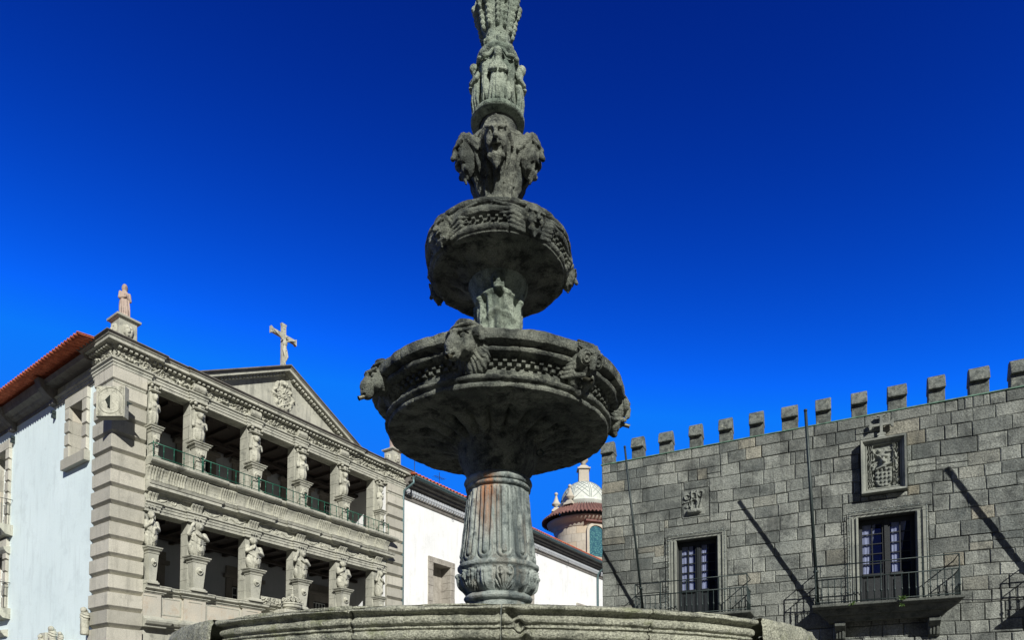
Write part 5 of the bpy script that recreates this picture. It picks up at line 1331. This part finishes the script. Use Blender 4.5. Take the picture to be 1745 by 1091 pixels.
# carved crests
pn = MB(); a, b, z0, z1 = 8.10, 9.25, 8.22, 9.82
pn.sweep([(a, .0), (a, -.001)], [(0, z0), (0, z1)], cap=False) if False else None
def frame4(mb, a, b, z0, z1, t, y0, y1):
    # mitred picture frame: outer edge stands at y0 (towards the viewer), inner edge falls back to y1
    o = [(a, z0), (b, z0), (b, z1), (a, z1)]; i = [(a + t, z0 + t), (b - t, z0 + t), (b - t, z1 - t), (a + t, z1 - t)]
    for k in range(4):
        k2 = (k + 1) % 4
        A_, B_, C_, D_ = o[k], o[k2], i[k2], i[k]
        mb.add([(A_[0], y0, A_[1]), (B_[0], y0, B_[1]), (C_[0], y1, C_[1]), (D_[0], y1, D_[1]), (A_[0], .04, A_[1]), (B_[0], .04, B_[1]), (C_[0], .04, C_[1]), (D_[0], .04, D_[1])],
               [(0, 1, 2, 3), (0, 4, 5, 1), (3, 2, 6, 7), (4, 7, 6, 5)])
frame4(pn, a, b, z0, z1, .05, -.26, -.25); frame4(pn, a + .05, b - .05, z0 + .05, z1 - .05, .08, -.22, -.10); frame4(pn, a + .13, b - .13, z0 + .13, z1 - .13, .025, -.13, -.12)
cp_ = pn.build('crest_frame', 'frame', H)
def crestB(u, v):
    W_, H_ = .86, 1.30; x = u - W_ / 2; 
    sh = (np.abs(x) < .21) & (v > .10) & (v < .58); arc = np.hypot(x / .21, (v - .24) / .20); inside = ((v > .24) & (np.abs(x) < .21) & (v < .60)) | ((v <= .24) & (arc < 1))
    h = .03 + .012 * fbm(u, v, 0 * u, 12, 3)
    h = h + .07 * inside
    gx = ((x + .21) / .105) % 1 - .5; gz = ((v - .12) / .12) % 1 - .5
    h = h + inside * .045 * (np.hypot(gx, gz) < .28)
    for x0, z0_, rx, rz, a_ in ((.0, .68, .11, .12, .13), (.0, .80, .09, .10, .14), (.0, .95, .13, .07, .11), (-.10, 1.12, .06, .05, .07), (.14, 1.08, .09, .04, .06)):
        h = h + a_ * bump(np.hypot((x - x0) / rx, (v - z0_) / rz), 1)
    arm = np.abs((v - .62) - .35 * x); h = np.maximum(h, .20 * bump(arm, .055) * (np.abs(x) < .20))
    h = h - .04 * (np.abs((x * 20) % 1 - .5) < .15) * (v > .70) * (v < .76) * (np.abs(x) < .1)
    s = np.abs(x); man = (s > .24) & (s < .41); h = h + man * .040 * (1 + np.sin(v * 26 + 9 * np.sin(s * 21 + x * 3) + 5 * fbm(u, v, 0 * u, 7, 2)))
    sw = np.abs((v - .95) + (x + .12) * 1.1); h = h + .06 * bump(sw, .025) * (x < -.05) * (x > -.3)
    return h
relief('crest_carving', .86, 1.31, crestB, .011, 'frame', cp_, (a + .145, -.0, z0 + .145))
m_ = MB(); m_.box(2.82, 3.68, -.02, .05, 8.29, 9.24); ps = m_.build('crest_panel', 'town', H, bevel=.01)
def crestA(u, v):
    W_, H_ = .70, .82; x = u - W_ / 2
    ins = (np.abs(x) < .32) & (v > .2); h = .02 + .01 * fbm(u, v, 0 * u, 10, 2)
    h = h + .055 * bump(np.abs(x + .08), .025) * (v > .15) + .055 * bump(np.abs(x - .10), .025) * (v > .2)
    h = h + .06 * bump(np.abs(np.hypot(x + .0, (v - .36) * .9) - .14), .022) * (v > .2) + .05 * bump(np.abs(np.hypot(x + .22, v - .62) - .085), .022) + .05 * bump(np.abs(np.hypot(x - .0, v - .66) - .085), .022)
    h = h + .05 * bump(np.abs(np.hypot(x - .22, v - .68) - .08), .022) + .045 * bump(np.abs(v - .46 - .05 * x), .018) * (x < -.08)
    h = h + .05 * bump(np.abs(x - .22 - .25 * (v - .4)), .022) * (v > .22) * (v < .75)
    h = h + .13 * bump(np.hypot(np.clip(np.abs(x) - .17, 0, 1), v - .12), .085)
    h = h + .05 * bump(np.hypot(x + .24, v - .30), .07)
    return h
relief('crest_carving', .70, .82, crestA, .011, 'town', ps, (2.87, -.021, 8.36))
m_ = MB(); cx_, cz_ = 8.64, 10.23
for dx, dz in ((1, 0), (-1, 0), (0, 1), (0, -1)):
    p = [(.03, -.036), (.23, -.036), (.265, -.11), (.31, -.11), (.31, .11), (.265, .11), (.23, .036), (.03, .036)]
    pts = [(cx_ + (q_[0] * dx - q_[1] * dz), -.17, cz_ + (q_[0] * dz + q_[1] * dx)) for q_ in p]; m_.extr(pts, (0, .08, 0))
m_.box(cx_ - .034, cx_ + .034, -.173, -.085, cz_ - .034, cz_ + .034); m_.box(cx_ - .03, cx_ + .03, -.088, .02, cz_ - .03, cz_ + .03)
m_.frus(cx_, -.12, cz_ - .38, .24, .14, cz_ - .312, .12, .10)
m_.build('stone_cross', 'frame', H, bevel=.004)
m_ = MB(); m_.box(8.2, 9.05, -.008, .04, 9.95, 10.56); m_.build('cross_backing', 'town', H, bevel=.01) if False else None
# poles, light strings, cable, weeds
def pole(base_s, base_o, tip_s, tip_o, tip_z, label, r_=.032):
    z0 = 4.93; b_ = hw_(base_s, base_o, z0); o = empty('flagpole', b_, 0, label, 'flagpole', 'leaning flagpoles on the town hall balconies')
    t_ = Vector(hw_(tip_s, tip_o, tip_z)) - Vector(b_)
    m_ = MB(); m_.tube([(0, 0, 0), tuple(t_ * .98)], [r_, r_ * .8], 10); m_.build('pole', 'iron', o)
    m_ = MB(); m_.lathe([(r_ * .85, -.03), (r_ * .95, .0), (r_ * .8, .03), (.004, .04)], n=10); k = m_.build('pole_cap', 'iron', o, tuple(t_ * .985)); k.rotation_euler = t_.to_track_quat('Z', 'Y').to_euler()
    m_ = MB()
    for z in (.14, 1.06): p = t_ * (z / t_.z); m_.tube([(p.x, p.y, p.z - .03), (p.x, p.y, p.z + .03)], r_ * 1.5, 8)
    m_.build('clamp', 'iron', o); return o
pole(1.52, .07, 1.45, 2.02, 10.34, 'thin dark flagpole leaning out from the balcony nearest the church tower', .04)
pole(6.88, .07, 6.69, 2.05, 10.35, 'dark flagpole leaning from the balcony under the framed helmet crest', .052)
pole(12.36, .07, 12.33, 2.10, 10.45, 'flagpole on the balcony just outside the right edge, seen as a shadow', .062)
for di, (a, b) in enumerate(DO[:2]):
    o = empty('light_string', hw_(a, .0, DZ0), HA, ('string of small hanging lamps round the door nearest the church tower', 'string of small hanging lamps round the door under the helmet crest')[di], 'light string', 'light strings around the balcony doors')
    W_ = b - a; h_ = DZ1 - DZ0 + .15; e = .25
    m_ = MB(); pts = [(-e, -.14, 0), (-e, -.14, h_), (W_ + e, -.14, h_), (W_ + e, -.14, 0)]; m_.tube(pts, .012, 5)
    seq = [(-e, z, -1) for z in np.arange(.15, h_, .19)] + [(x, h_, 0) for x in np.arange(-.1, W_ + .2, .16)] + [(W_ + e, z, 1) for z in np.arange(.15, h_, .15)]
    m2 = MB()
    for x, z, sd in seq:
        if sd == -1: m_.tube([(x, -.14, z), (x - .10, -.16, z - .07)], .007, 4)
        elif sd == 0: m_.tube([(x, -.14, z), (x - .09, -.16, z - .05)], .006, 4)
        m2.tube([(x + .004, -.16, z), (x + .012, -.165, z + .02)], .008, 5)
    m_.build('cord', 'iron', o); m2.build('lamps', 'bulb', o)
cb_ = MB(); pts = [(10.42 + t * .15, -.04, 4.90 - .06 * math.sin(t / 12 * math.pi)) for t in range(13)]; pts = [(10.42 + 1.9 * t / 12, -.03, 4.93 - .07 * math.sin(t / 12 * math.pi)) for t in range(13)]
cb_.tube(pts, .010, 5)
o = cb_.build('wall_cable', 'cable', None, (3.2, 22.5, 0), HA); tag(o, 'thin dark cable sagging along the granite wall right of the crest balcony', 'cable')
def weed(s_, o_, z_, n_, sc_, label):
    m_ = MB(); rn = random.Random(int(s_ * 100))
    for k in range(n_):
        a = rn.uniform(0, 6.28); l_ = rn.uniform(.05, .13) * sc_; up = rn.uniform(-.05, .12) * sc_
        p0 = Vector((rn.uniform(-.05, .05) * sc_, 0, 0)); p1 = p0 + Vector((math.cos(a) * l_, -abs(math.sin(a)) * l_ * .7, up)); sd_ = Vector((-math.sin(a), 0, .6)) * .016 * sc_
        mid = (p0 + p1) / 2 + Vector((0, 0, .02 * sc_)); m_.add([p0, mid - sd_, p1, mid + sd_], [(0, 1, 2, 3)])
    o = m_.build('weed', 'leaf', None, hw_(s_, o_, z_), HA); tag(o, label, 'plant', 'weeds rooted in the balcony edge')
weed(9.0, BD + .12, 4.88, 46, 1.0, 'large tuft of green weed on the balcony edge under the helmet crest')
weed(9.0, BD - .0, 4.72, 16, .9, 'tiny green weed hanging just under the larger tuft')
weed(7.78, BD + .08, 4.84, 14, .9, 'tiny green weed left along the balcony edge from the larger tuft')
